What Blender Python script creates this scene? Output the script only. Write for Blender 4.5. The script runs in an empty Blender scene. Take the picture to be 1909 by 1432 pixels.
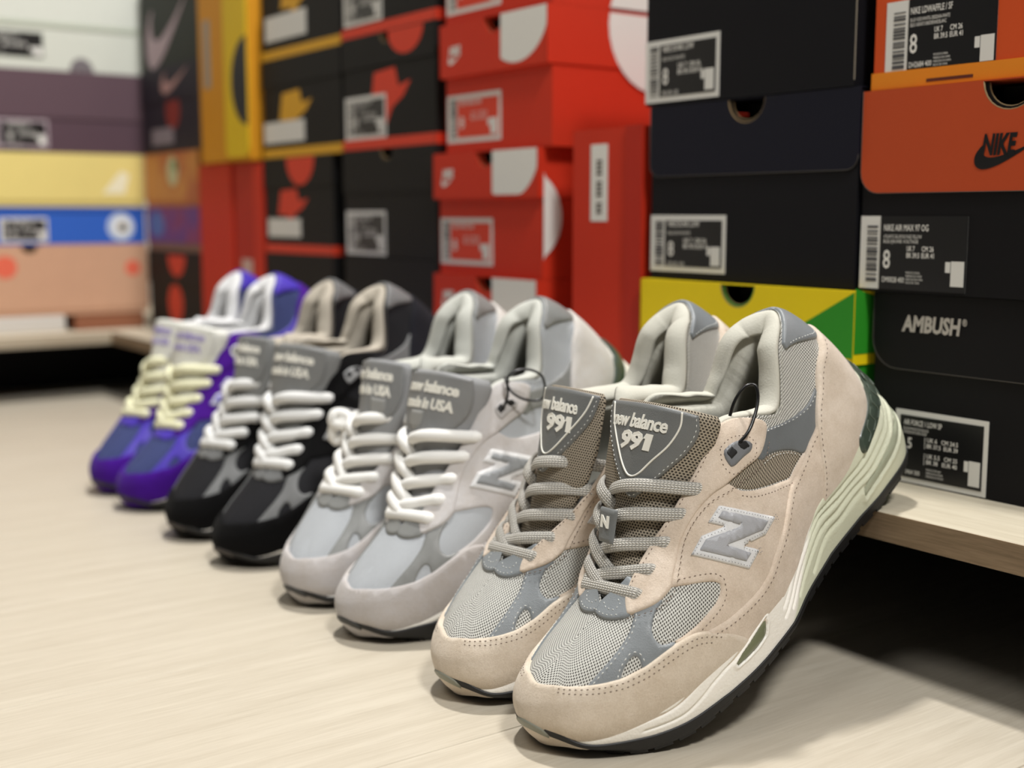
import bpy, math
import numpy as np
from mathutils import Vector, Matrix
from mathutils.geometry import delaunay_2d_cdt
SC = bpy.context.scene
COL = SC.collection
# ------------------------------------------------------------------ camera, light, exposure
cam_d = bpy.data.cameras.new('camera')
cam = bpy.data.objects.new('camera', cam_d); COL.objects.link(cam); SC.camera = cam
cam.location = (0, 0, 0.282)
yaw, pitch = math.radians(35.5857), math.radians(7.7235)
cam.rotation_euler = (math.pi/2 - pitch, 0, -yaw)
cam_d.sensor_width = 36; cam_d.lens = 2330/1909*36
cam_d.clip_start = 0.02
cam_d.dof.use_dof = True; cam_d.dof.focus_distance = 0.69; cam_d.dof.aperture_fstop = 4.6
SC.view_settings.view_transform = 'Standard'; SC.view_settings.look = 'None'
SC.view_settings.gamma = 1; SC.view_settings.use_curve_mapping = False
SC.view_settings.exposure = 0.1
world = bpy.data.worlds.new('world'); SC.world = world; world.use_nodes = True
world.node_tree.nodes['Background'].inputs[0].default_value = (1.0, 0.98, 0.96, 1)
world.node_tree.nodes['Background'].inputs[1].default_value = 0.07
def area(name, loc, target, size, power, color=(1, .95, .88)):
    l = bpy.data.lights.new(name, 'AREA'); l.shape = 'DISK'; l.size = size; l.energy = power; l.color = color
    o = bpy.data.objects.new(name, l); COL.objects.link(o); o.location = loc
    o.rotation_euler = (Vector(target)-Vector(loc)).to_track_quat('-Z', 'Y').to_euler()
    return o
area('ceiling_lamp', (0.74, 1.15, 2.25), (0.5, 0.8, 0), 0.14, 42, (1, .98, .95))
area('added_camera_fill', (0.26, -0.75, 2.25), (0.5, 0.6, 0.1), 0.42, 42, (1, .99, .97))  # added fill from behind the camera for near-facing sides; no known fixture
area('added_side_fill', (-.75, 0.4, 2.3), (0.6, 1.0, 0.2), 0.8, 9, (1, .99, .97))  # weak fill added to lift the box fronts; no such lamp known here

# ------------------------------------------------------------------ materials
def lin(c):
    if isinstance(c, str):
        c = [int(c[i:i+2], 16)/255 for i in (0, 2, 4)]
    return tuple((x/12.92 if x <= .04045 else ((x+.055)/1.055)**2.4) for x in c[:3])+(1,)
class NT:
    def __init__(s, name):
        s.m = bpy.data.materials.new(name); s.m.use_nodes = True; s.t = s.m.node_tree
        s.b = s.t.nodes['Principled BSDF']
    def n(s, typ, **kw):
        nd = s.t.nodes.new(typ)
        for k, v in kw.items():
            if k.startswith('i_'):
                key = k[2:]; key = int(key) if key.isdigit() else key.replace('_', ' ')
                nd.inputs[key].default_value = v
            else: setattr(nd, k, v)
        return nd
    def l(s, a, b): s.t.links.new(a, b)
    def math(s, op, a, b=None, c=None):
        nd = s.t.nodes.new('ShaderNodeMath'); nd.operation = op
        for i, x in enumerate((a, b, c)):
            if x is None: continue
            if isinstance(x, (int, float)): nd.inputs[i].default_value = x
            else: s.l(x, nd.inputs[i])
        return nd.outputs[0]
    def mix(s, f, a, b):
        nd = s.t.nodes.new('ShaderNodeMix'); nd.data_type = 'RGBA'
        if isinstance(f, (int, float)): nd.inputs[0].default_value = f
        else: s.l(f, nd.inputs[0])
        for i, x in ((6, a), (7, b)):
            if isinstance(x, tuple): nd.inputs[i].default_value = x
            else: s.l(x, nd.inputs[i])
        return nd.outputs[2]
    def bump(s, h, strength, dist, prev=None):
        nd = s.n('ShaderNodeBump'); nd.inputs['Strength'].default_value = strength; nd.inputs['Distance'].default_value = dist
        s.l(h, nd.inputs['Height'])
        if prev is not None: s.l(prev, nd.inputs['Normal'])
        return nd.outputs[0]
    def noise(s, scale, detail=3, rough=.5, vec=None):
        nd = s.n('ShaderNodeTexNoise'); nd.inputs['Scale'].default_value = scale
        nd.inputs['Detail'].default_value = detail; nd.inputs['Roughness'].default_value = rough
        if vec is None:
            vec = s.n('ShaderNodeTexCoord').outputs['Object']
        s.l(vec, nd.inputs['Vector']); return nd.outputs[0]
    def ramp(s, v, a, b, ca=(0, 0, 0, 1), cb=(1, 1, 1, 1)):
        nd = s.n('ShaderNodeValToRGB'); nd.color_ramp.elements[0].position = a; nd.color_ramp.elements[1].position = b
        nd.color_ramp.elements[0].color = ca; nd.color_ramp.elements[1].color = cb
        s.l(v, nd.inputs[0]); return nd.outputs[0]
_mc = {}
def cached(f):
    def g(*a, **k):
        key = (f.__name__, a, tuple(sorted(k.items())))
        if key not in _mc: _mc[key] = f(*a, **k)
        return _mc[key]
    return g
@cached
def m_plain(c, rough=.5, metal=0, noise=0, bump=0, name='plain', spec=.5):
    t = NT(name); c = lin(c); t.b.inputs['Roughness'].default_value = rough; t.b.inputs['Metallic'].default_value = metal
    t.b.inputs['Specular IOR Level'].default_value = spec
    h = t.noise(220, 4)
    k = tuple(x*(1-noise) for x in c[:3])+(1,)
    t.l(t.mix(t.ramp(h, .3, .7), k, c), t.b.inputs['Base Color'])
    if bump: t.l(t.bump(t.noise(900, 3), bump, .0004), t.b.inputs['Normal'])
    return t.m
@cached
def m_suede(c, dark=.72, name='suede', sheen=.22):
    t = NT(name); c = lin(c)
    d = tuple(c[i]*dark*(1, .94, .86)[i] for i in range(3))+(1,)
    big = t.ramp(t.noise(55, 3, .6), .35, .68)
    fine = t.ramp(t.noise(900, 4, .7), .25, .75)
    f = t.math('MULTIPLY_ADD', fine, .5, t.math('MULTIPLY', big, .5))
    t.l(t.mix(f, d, c), t.b.inputs['Base Color'])
    t.b.inputs['Roughness'].default_value = .97; t.b.inputs['Specular IOR Level'].default_value = .15
    t.b.inputs['Sheen Weight'].default_value = sheen; t.b.inputs['Sheen Roughness'].default_value = .5
    n1 = t.bump(t.noise(1500, 4, .7), .55, .0006)
    n2 = t.bump(t.noise(260, 3, .6), .35, .001, n1)
    t.l(n2, t.b.inputs['Normal']); return t.m
@cached
def m_leather(c, rough=.42, name='synthetic leather'):
    t = NT(name); c = lin(c); d = tuple(x*.86 for x in c[:3])+(1,)
    t.l(t.mix(t.noise(120, 3), d, c), t.b.inputs['Base Color'])
    t.b.inputs['Roughness'].default_value = rough
    v = t.n('ShaderNodeTexVoronoi'); v.inputs['Scale'].default_value = 1500
    t.l(t.n('ShaderNodeTexCoord').outputs['Object'], v.inputs['Vector'])
    t.l(t.bump(v.outputs['Distance'], .25, .0003), t.b.inputs['Normal']); return t.m
def cells(t, sx, sy, rx, ry):
    """staggered oval holes laid out in UV millimetres; returns 0 in a hole, 1 on the yarn"""
    uv = t.n('ShaderNodeUVMap').outputs[0]
    sp = t.n('ShaderNodeSeparateXYZ'); t.l(uv, sp.inputs[0])
    x = t.math('DIVIDE', sp.outputs[0], sx); y = t.math('DIVIDE', sp.outputs[1], sy)
    row = t.math('FLOOR', y); odd = t.math('MODULO', t.math('ABSOLUTE', row), 2)
    x2 = t.math('MULTIPLY_ADD', odd, .5, x)
    fx = t.math('SUBTRACT', t.math('FRACT', x2), .5); fy = t.math('SUBTRACT', t.math('FRACT', y), .5)
    d = t.math('SQRT', t.math('ADD', t.math('POWER', t.math('DIVIDE', fx, rx), 2), t.math('POWER', t.math('DIVIDE', fy, ry), 2)))
    return d, fx, fy
@cached
def m_knit(c, hole, sx=1.75, sy=1.55, r=.33, name='knit mesh'):
    t = NT(name); c = lin(c); hole = lin(hole)
    d, fx, fy = cells(t, sx, sy, r, r*1.15)
    k = t.ramp(d, .75, 1.25)
    strands = t.noise(2600, 2)
    yarn = t.mix(t.ramp(strands, .3, .7), tuple(x*.8 for x in c[:3])+(1,), c)
    t.l(t.mix(k, hole, yarn), t.b.inputs['Base Color'])
    t.b.inputs['Roughness'].default_value = .8; t.b.inputs['Specular IOR Level'].default_value = .25
    dome = t.ramp(d, .6, 1.7)
    n = t.bump(dome, .9, .0008); n = t.bump(strands, .3, .0003, n)
    t.l(n, t.b.inputs['Normal']); return t.m
@cached
def m_lace(c, name='braided lace'):
    t = NT(name); c = lin(c)
    uv = t.n('ShaderNodeUVMap').outputs[0]; sp = t.n('ShaderNodeSeparateXYZ'); t.l(uv, sp.inputs[0])
    # chevron braid: diagonal strands mirrored about the middle of each face
    fold = t.math('ABSOLUTE', t.math('SUBTRACT', t.math('FRACT', t.math('DIVIDE', sp.outputs[1], 2.4)), .5))
    ph = t.math('ADD', t.math('DIVIDE', sp.outputs[0], 1.9), t.math('MULTIPLY', fold, 1.5))
    w = t.math('ABSOLUTE', t.math('SUBTRACT', t.math('FRACT', ph), .5))
    h = t.math('SUBTRACT', 1, t.math('POWER', t.math('MULTIPLY', w, 2), 2.5))
    seam = t.ramp(t.math('ABSOLUTE', t.math('SUBTRACT', fold, .25)), .0, .22)
    hh = t.math('MINIMUM', h, t.math('SUBTRACT', 1.2, seam))
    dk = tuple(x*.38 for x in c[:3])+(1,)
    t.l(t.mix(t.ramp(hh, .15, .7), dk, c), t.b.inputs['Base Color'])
    t.b.inputs['Roughness'].default_value = .75
    t.l(t.bump(hh, .9, .0006), t.b.inputs['Normal']); return t.m
@cached
def m_midsole(c, c2, name='midsole foam'):
    t = NT(name); c = lin(c); c2 = lin(c2)
    a = t.n('ShaderNodeAttribute'); a.attribute_name = 'zone'
    t.l(t.mix(t.ramp(a.outputs['Fac'], .42, .58), c, c2), t.b.inputs['Base Color'])
    t.b.inputs['Roughness'].default_value = .55
    v = t.n('ShaderNodeTexVoronoi'); v.inputs['Scale'].default_value = 700
    t.l(t.n('ShaderNodeTexCoord').outputs['Object'], v.inputs['Vector'])
    n = t.bump(v.outputs['Distance'], .3, .0004); n = t.bump(t.noise(300, 3), .3, .0006, n)
    t.l(n, t.b.inputs['Normal']); return t.m
@cached
def m_card(c, rough=.62, var=.06, name='printed cardboard', spec=.3):
    t = NT(name); c = lin(c); d = tuple(x*(1-var*2) for x in c[:3])+(1,)
    n = t.noise(35, 4, .65); f = t.noise(1400, 3, .7)
    t.l(t.mix(t.math('MULTIPLY_ADD', t.ramp(f, .3, .7), .4, t.math('MULTIPLY', n, .6)), d, c), t.b.inputs['Base Color'])
    t.b.inputs['Roughness'].default_value = rough; t.b.inputs['Specular IOR Level'].default_value = spec
    t.l(t.bump(f, .12, .0003), t.b.inputs['Normal']); return t.m
@cached
def m_wood(c1, c2, axis='X', scale=1.0, rough=.5, name='wood laminate', seed=0.0):
    t = NT(name)
    tc = t.n('ShaderNodeTexCoord').outputs['Object']
    mp = t.n('ShaderNodeMapping'); t.l(tc, mp.inputs[0])
    s = {'X': (3, 55, 55), 'Y': (55, 3, 55)}[axis]
    mp.inputs['Scale'].default_value = tuple(q*scale for q in s); mp.inputs['Location'].default_value = (seed, seed*2.3, 0)
    n = t.noise(1.6, 6, .65, mp.outputs[0])
    mp2 = t.n('ShaderNodeMapping'); t.l(tc, mp2.inputs[0])
    mp2.inputs['Scale'].default_value = tuple(q*scale*5 for q in s); mp2.inputs['Location'].default_value = (seed*1.7, seed, 0)
    n2 = t.noise(2.0, 3, .6, mp2.outputs[0])
    f = t.math('ADD', t.math('MULTIPLY', n, .6), t.math('MULTIPLY', n2, .4))
    t.l(t.mix(t.ramp(f, .34, .62), lin(c1), lin(c2)), t.b.inputs['Base Color'])
    t.b.inputs['Roughness'].default_value = rough; t.b.inputs['Specular IOR Level'].default_value = .4
    t.l(t.bump(f, .12, .0006), t.b.inputs['Normal']); return t.m
@cached
def m_two(c1, c2, scale=8, lo=.45, hi=.55, rough=.6, name='two tone print'):
    t = NT(name); t.l(t.mix(t.ramp(t.noise(scale, 3), lo, hi), lin(c1), lin(c2)), t.b.inputs['Base Color'])
    t.b.inputs['Roughness'].default_value = rough; return t.m

# ------------------------------------------------------------------ objects
def mesh_obj(name, V, F, mat, parent=None, uv=None, smooth=True, fattr=None):
    me = bpy.data.meshes.new(name); me.from_pydata([tuple(map(float, v)) for v in V], [], [tuple(map(int, f)) for f in F])
    if smooth: me.polygons.foreach_set('use_smooth', [True]*len(me.polygons))
    if uv is not None:
        uv = np.asarray(uv, dtype=np.float32); lay = me.uv_layers.new(name='UVMap')
        idx = np.zeros(len(me.loops), dtype=np.int32); me.loops.foreach_get('vertex_index', idx)
        lay.data.foreach_set('uv', uv[idx].ravel())
    if fattr is not None:
        a = me.attributes.new('zone', 'FLOAT', 'POINT'); a.data.foreach_set('value', np.asarray(fattr, dtype=np.float32))
    me.update()
    o = bpy.data.objects.new(name, me); COL.objects.link(o)
    if mat is not None: me.materials.append(mat)
    if parent is not None: o.parent = parent
    return o
def thing(name, label, cat, loc=(0, 0, 0), rot=(0, 0, 0), group=None):
    o = bpy.data.objects.new(name, None); COL.objects.link(o); o.location = loc; o.rotation_euler = rot
    o.empty_display_size = .03; o['label'] = label; o['category'] = cat
    if group: o['group'] = group
    return o
def structure(o): o['kind'] = 'structure'; return o
class MB:
    def __init__(s): s.V = []; s.F = []
    def add(s, V, F):
        b = len(s.V); s.V += [tuple(v) for v in V]; s.F += [tuple(i+b for i in f) for f in F]
    def box(s, x0, x1, y0, y1, z0, z1, ch=0.0):
        if ch <= 0:
            V = [(x, y, z) for z in (z0, z1) for y in (y0, y1) for x in (x0, x1)]
            s.add(V, [(0, 2, 3, 1), (4, 5, 7, 6), (0, 1, 5, 4), (2, 6, 7, 3), (0, 4, 6, 2), (1, 3, 7, 5)]); return
        V = []; F = []
        X = (x0, x1); Y = (y0, y1); Z = (z0, z1); sg = (1, -1); idx = {}
        for i in (0, 1):
            for j in (0, 1):
                for k in (0, 1):
                    for a in range(3):
                        p = [X[i]+sg[i]*ch, Y[j]+sg[j]*ch, Z[k]+sg[k]*ch]; p[a] = (X[i], Y[j], Z[k])[a]
                        idx[i, j, k, a] = len(V); V.append(tuple(p))
        def q(*ks): F.append(tuple(idx[k] for k in ks))
        q((0,0,0,0),(0,0,1,0),(0,1,1,0),(0,1,0,0)); q((1,0,0,0),(1,1,0,0),(1,1,1,0),(1,0,1,0))
        q((0,0,0,1),(1,0,0,1),(1,0,1,1),(0,0,1,1)); q((0,1,0,1),(0,1,1,1),(1,1,1,1),(1,1,0,1))
        q((0,0,0,2),(0,1,0,2),(1,1,0,2),(1,0,0,2)); q((0,0,1,2),(1,0,1,2),(1,1,1,2),(0,1,1,2))
        for j in (0, 1):
            for k in (0, 1): q((0,j,k,1),(1,j,k,1),(1,j,k,2),(0,j,k,2))
        for i in (0, 1):
            for k in (0, 1): q((i,0,k,0),(i,1,k,0),(i,1,k,2),(i,0,k,2))
        for i in (0, 1):
            for j in (0, 1): q((i,j,0,0),(i,j,1,0),(i,j,1,1),(i,j,0,1))
        for i in (0, 1):
            for j in (0, 1):
                for k in (0, 1): q((i,j,k,0),(i,j,k,1),(i,j,k,2))
        s.add(V, F)
    def poly(s, pts, y0, y1):
        """prism from an (x,z) outline, front at y0 and back at y1"""
        n = len(pts); r = delaunay_2d_cdt([Vector(p) for p in pts], [], [list(range(n))], 1, 1e-7)
        vs = r[0]; m = len(vs)
        V = [(v.x, y0, v.y) for v in vs]+[(v.x, y1, v.y) for v in vs]
        F = [tuple(f) for f in r[2]]+[tuple(i+m for i in reversed(f)) for f in r[2]]
        b = len(V)
        V += [(p[0], y0, p[1]) for p in pts]+[(p[0], y1, p[1]) for p in pts]
        F += [(b+i, b+(i+1) % n, b+n+(i+1) % n, b+n+i) for i in range(n)]
        s.add(V, F)
    def build(s, name, mat, parent=None, smooth=False):
        o = mesh_obj(name, s.V, s.F, mat, parent, smooth=smooth); return fixn(o)
def fixn(o):
    import bmesh
    bm = bmesh.new(); bm.from_mesh(o.data); bmesh.ops.recalc_face_normals(bm, faces=bm.faces); bm.to_mesh(o.data); bm.free(); return o
def tube(pts, r, n=8, flat=1.0, up=None, closed=False, cap=True):
    """sweep of an ellipse (r along the side, r*flat along the normal); returns V,F,UV"""
    P = np.asarray(pts, float); m = len(P)
    T = np.gradient(P, axis=0) if not closed else (np.roll(P, -1, 0)-np.roll(P, 1, 0))
    T /= np.maximum(np.linalg.norm(T, axis=1, keepdims=True), 1e-12)
    if up is None:
        U = np.zeros_like(P); a = np.array([0, 0, 1.]) if abs(T[0][2]) < .9 else np.array([1., 0, 0])
        u = a-T[0]*(a@T[0]); u /= np.linalg.norm(u)
        for i in range(m):
            u = u-T[i]*(u@T[i]); u /= max(np.linalg.norm(u), 1e-9); U[i] = u
    else:
        U = np.asarray(up, float); U = U-T*(U*T).sum(1, keepdims=True); U /= np.maximum(np.linalg.norm(U, axis=1, keepdims=True), 1e-9)
    B = np.cross(T, U); rr = np.broadcast_to(np.asarray(r, float), (m,))
    an = np.arange(n)/n*2*np.pi
    V = (P[:, None]+(B[:, None]*np.cos(an)[None, :, None]+U[:, None]*(np.sin(an)*flat)[None, :, None])*rr[:, None, None]).reshape(-1, 3)
    L = np.concatenate([[0], np.cumsum(np.linalg.norm(np.diff(P, axis=0), axis=1))])
    UV = np.stack([np.repeat(L, n), np.tile(np.abs(an/np.pi-1), m)*np.pi*np.repeat(rr, n)*.85], 1)
    F = []
    for i in range(m if closed else m-1):
        for k in range(n):
            j = (i+1) % m; F.append((i*n+k, j*n+k, j*n+(k+1) % n, i*n+(k+1) % n))
    if cap and not closed: F += [tuple(range(n)), tuple(range((m-1)*n, m*n))[::-1]]
    return V, F, UV
def spline(P, n, closed=False):
    P = np.asarray(P, float); m = len(P)
    Q = np.concatenate([P[-1:], P, P[:2]]) if closed else np.concatenate([2*P[:1]-P[1:2], P, 2*P[-1:]-P[-2:-1]])
    segs = m if closed else m-1
    t = np.linspace(0, segs, n, endpoint=not closed); t = np.clip(t, 0, segs-1e-9); i = t.astype(int); f = (t-i)[:, None]
    a, b, c, d = Q[i], Q[i+1], Q[i+2], Q[i+3]
    return .5*((2*b)+(c-a)*f+(2*a-5*b+4*c-d)*f**2+(3*b-a-3*c+d)*f**3)
def text_geo(body, size, bold=0.0, shear=0.0, spacing=1.0, res=2):
    """flat text outline triangles in (x, y), origin at left of the baseline"""
    cu = bpy.data.curves.new('t', 'FONT'); cu.body = body; cu.size = size; cu.offset = bold; cu.shear = shear
    cu.space_character = spacing; cu.resolution_u = res; cu.fill_mode = 'FRONT'
    o = bpy.data.objects.new('t', cu); COL.objects.link(o)
    dg = bpy.context.evaluated_depsgraph_get(); me = bpy.data.meshes.new_from_object(o.evaluated_get(dg))
    V = np.array([v.co[:] for v in me.vertices]).reshape(-1, 3)[:, :2]; F = [tuple(p.vertices) for p in me.polygons]
    bpy.data.objects.remove(o); bpy.data.curves.remove(cu); bpy.data.meshes.remove(me)
    return V, F
# ------------------------------------------------------------------ shoe surfaces, in millimetres on the shoe's own axes
ST=np.array([
[(2,0,24),(-1,0,36),(3,0,46),(11,0,53),(20,0,57),(32,0,60)],
[(6,14,24),(4,15,36),(7,13.5,46),(15,10,53.5),(24,6,57.5),(37,0,61)],
[(14,25,20),(12,26,34),(15.5,23,46),(22,15,55),(32,8,59.5),(44,0,62.5)],
[(30,34,18),(29,34.5,32),(32,31,46),(38,22,57),(45,11,62),(53,0,64.5)],
[(54,40,17),(53,41,32),(54,37,48),(58,26,60),(62,14,65),(66,0,68)],
[(80,43,17),(80,45,34),(80,41.5,52),(81,31.8,65),(82,21.3,71),(83,13,74)],
[(105,45,18),(105,46.7,36),(105,44,57),(106,35.7,72),(107,28.7,80),(107,22,84)],
[(130,44,20),(130,45.7,42),(131,42,66),(133,36.7,84),(134,32.7,93),(135,29,98)],
[(150,42,24),(150,42.7,48),(152,39,74),(155,34.7,95),(157,32.7,106),(158,31,112)],
[(165,41,28),(166,41.6,52),(168,36.8,78),(170,33.3,100),(171,31,112),(172,30,118)],
[(184,38,34),(185,38.4,55),(187,34.3,76),(190,31.3,92),(192,30.6,102),(193,30,108)],
[(205,36,38),(207,36.4,56),(209,32.2,72),(211,30.1,84),(212,29.2,92),(212,29.5,98)],
[(230,36,40),(231,36.4,58),(230,32.3,76),(228,28.3,90),(226,26.6,101),(225,26,108)],
[(256,33,44),(256,33.4,62),(252,28.3,84),(246,24.3,103),(241,22.6,116),(237,22,124)],
[(280,24,46),(281,24.4,64),(277,21.3,86),(268,18.3,108),(259,15.6,123),(252,15,131)],
[(297,0,48),(297,0,66),(290,0,88),(279,0,111),(269,0,127),(262,0,134)]],float)
NS=len(ST)-1
M=np.array([1,-1,1.])
STX=np.concatenate([(ST[1]*M)[None],ST,(ST[-2]*M)[None]])
YCX=[-5,0,8,22,50,75,96,120,143,165,200,235,310]; YCY=[3,3,2,0,-3,-6,-7,-8,-9,-7,-2.5,-1,-1]
YTX=[-5,8,22,50,66,83,90,107,135,158,172,193,212,226,240,252,262,310]; YTY=[3,2,0,-3,-3.5,2,3.5,7,9,7,5,4,3,3.5,4,4,2,-1]
BD=[1.0]
def cr(P,t):
    # catmull-rom along axis0 of P at params t (index 0 ~ P[1])
    t=np.clip(np.asarray(t,float),0,len(P)-3-1e-9); i=t.astype(int); f=(t-i)
    sh=(slice(None),)+(None,)*(P.ndim-1); f=f[sh]
    a,b,c,d=P[i],P[i+1],P[i+2],P[i+3]
    return .5*((2*b)+(c-a)*f+(2*a-5*b+4*c-d)*f**2+(3*b-a-3*c+d)*f**3)
def S(u,v,side=-1):
    """u 0..NS toe->heel ; v 0..5 feather->edge ; arrays same shape"""
    u=np.atleast_1d(np.asarray(u,float)); v=np.atleast_1d(np.asarray(v,float))
    A=cr(STX,u)            # n,6,3
    A=np.concatenate([(2*A[:,:1]-A[:,1:2]),A,(2*A[:,-1:]-A[:,-2:-1])],1)
    v=np.clip(v,0,5-1e-9); i=v.astype(int); f=(v-i)[:,None]; n=np.arange(len(v))
    a,b,c,d=A[n,i],A[n,i+1],A[n,i+2],A[n,i+3]
    p=.5*((2*b)+(c-a)*f+(2*a-5*b+4*c-d)*f**2+(3*b-a-3*c+d)*f**3)
    w=(v/5)**1.5; p[:,1]=p[:,1]*side+BD[0]*(np.interp(p[:,0],YCX,YCY)*(1-w)+np.interp(p[:,0],YTX,YTY)*w)
    return p
def N(u,v,side=-1,e=.02):
    u=np.atleast_1d(np.asarray(u,float)); v=np.atleast_1d(np.asarray(v,float))
    u1=np.clip(u+e,0,NS);u0=np.clip(u-e,0,NS);v1=np.clip(v+e,0,5);v0=np.clip(v-e,0,5)
    n=np.cross(S(u1,v,side)-S(u0,v,side),S(u,v1,side)-S(u,v0,side))*(-side)
    l=np.linalg.norm(n,axis=1,keepdims=True); return n/np.maximum(l,1e-9)
SO=np.array([
[(7,0,28),(0,0,34),(-1,0,42)],
[(8,13,26),(3,15,31),(3,15.5,37)],
[(15,25,18),(11,28,22.5),(11,27.5,28)],
[(31,37,8.5),(29,38,16),(29,36.5,26)],
[(55,45,3),(53,45,12),(53,42.5,24.5)],
[(80,48,3),(80,48,13),(80,46,24.5)],
[(105,49.5,3),(105,49,14),(105,47.5,26)],
[(130,48,4),(130,47.5,15),(130,46.5,26.5)],
[(148,46,5),(148,45.5,16),(149,44,27)],
[(166,42,5),(166,42,18),(166,42,32)],
[(188,39.5,4),(188,40,21),(187,40,38)],
[(208,38.5,4),(208,39.5,25),(207,38.5,43.5)],
[(232,38,4),(232,39.5,28),(231,38,48.5)],
[(262,37,4),(263,38,28),(258,35,52)],
[(298,30,6),(301,29,30),(285,24.5,64)],
[(314,0,8),(316,0,32),(300,0,74)]],float)
SOX=np.concatenate([(SO[1]*M)[None],SO,(SO[-2]*M)[None]])
def SL(u,w,side=-1):
    u=np.atleast_1d(np.asarray(u,float)); w=np.atleast_1d(np.asarray(w,float))
    A=cr(SOX,u); a,b,c=A[:,0],A[:,1],A[:,2]; w=w[:,None]
    # quadratic through three rows at w=0,.45,1
    p=a*((w-.45)*(w-1)/.45)+b*(w*(w-1)/(.45*-.55))+c*(w*(w-.45)/.55)
    p=p.copy(); p[:,1]=p[:,1]*side+BD[0]*np.interp(p[:,0],YCX,YCY); return p
def mm(P): return (np.asarray(P, float)-[150, 0, 0])/1000
def arc_tables():
    u = np.linspace(0, NS, 151); v = np.linspace(0, 5, 51)
    U, V = np.meshgrid(u, v, indexing='ij'); P = S(U.ravel(), V.ravel(), -1).reshape(151, 51, 3)
    Lv = np.concatenate([np.zeros((151, 1)), np.cumsum(np.linalg.norm(np.diff(P, axis=1), axis=2), 1)], 1)
    Lu = np.concatenate([np.zeros((1, 51)), np.cumsum(np.linalg.norm(np.diff(P, axis=0), axis=2), 0)], 0)
    return Lu, Lv
LU, LV = arc_tables()
def texuv(u, v):
    a = np.clip(np.asarray(u)*10, 0, 149.999); b = np.clip(np.asarray(v)*10, 0, 49.999); i = a.astype(int); j = b.astype(int); f = a-i; g = b-j
    def bi(T): return T[i, j]*(1-f)*(1-g)+T[i+1, j]*f*(1-g)+T[i, j+1]*(1-f)*g+T[i+1, j+1]*f*g
    return np.stack([bi(LU), bi(LV)], 1)
MU, MV = 18., 13.
def seg_dist(P, A, B):
    d = B-A; L = (d*d).sum(1); L = np.maximum(L, 1e-12)
    t = np.clip(((P[:, None]-A[None])*d[None]).sum(2)/L[None], 0, 1)
    return np.linalg.norm(P[:, None]-(A[None]+t[..., None]*d[None]), axis=2).min(1)
def inside(P, Q):
    x, y = P[:, 0:1], P[:, 1:2]; a = Q; b = np.roll(Q, -1, 0)
    c = ((a[:, 1] > y) != (b[:, 1] > y)) & (x < (b[:, 0]-a[:, 0])*(y-a[:, 1])/np.where(b[:, 1] == a[:, 1], 1e-12, b[:, 1]-a[:, 1])+a[:, 0])
    return c.sum(1) % 2 == 1
def resample(Q, step, closed=True, keep=50):
    """Q in mm; Catmull-Rom through the points except at corners sharper than `keep` degrees"""
    n = len(Q); out = []
    def corner(i):
        a = Q[i]-Q[(i-1) % n]; b = Q[(i+1) % n]-Q[i]
        return math.degrees(math.acos(max(-1, min(1, float(a@b)/(np.linalg.norm(a)*np.linalg.norm(b)+1e-12))))) > keep
    for i in range(n if closed else n-1):
        p1, p2 = Q[i], Q[(i+1) % n]
        p0 = Q[(i-1) % n]; p3 = Q[(i+2) % n]
        if (not closed and i == 0) or corner(i): p0 = 2*p1-p2
        if (not closed and i == n-2) or corner((i+1) % n): p3 = 2*p2-p1
        k = max(1, int(np.linalg.norm(p2-p1)/step+.5))
        for j in range(k):
            f = j/k; out.append(.5*((2*p1)+(p2-p0)*f+(2*p0-5*p1+4*p2-p3)*f*f+(3*p1-p0-3*p2+p3)*f**3))
    if not closed: out.append(Q[-1])
    return np.array(out)
def offset_in(Q, d):
    n = len(Q); t = np.roll(Q, -1, 0)-np.roll(Q, 1, 0); t /= np.maximum(np.linalg.norm(t, axis=1, keepdims=True), 1e-9)
    ar = (Q[:, 0]*np.roll(Q[:, 1], -1)-np.roll(Q[:, 0], -1)*Q[:, 1]).sum()
    nn = np.stack([-t[:, 1], t[:, 0]], 1)*(1 if ar > 0 else -1)
    return Q+nn*d
def is_seam(a, b):
    return (a[0] < .02*MU and b[0] < .02*MU) or (a[0] > (NS-.02)*MU and b[0] > (NS-.02)*MU) or (a[1] < .03*MV and b[1] < .03*MV)
def weld(o, d=.00012):
    import bmesh
    bm = bmesh.new(); bm.from_mesh(o.data); bmesh.ops.remove_doubles(bm, verts=bm.verts, dist=d); bm.to_mesh(o.data); bm.free()
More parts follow.
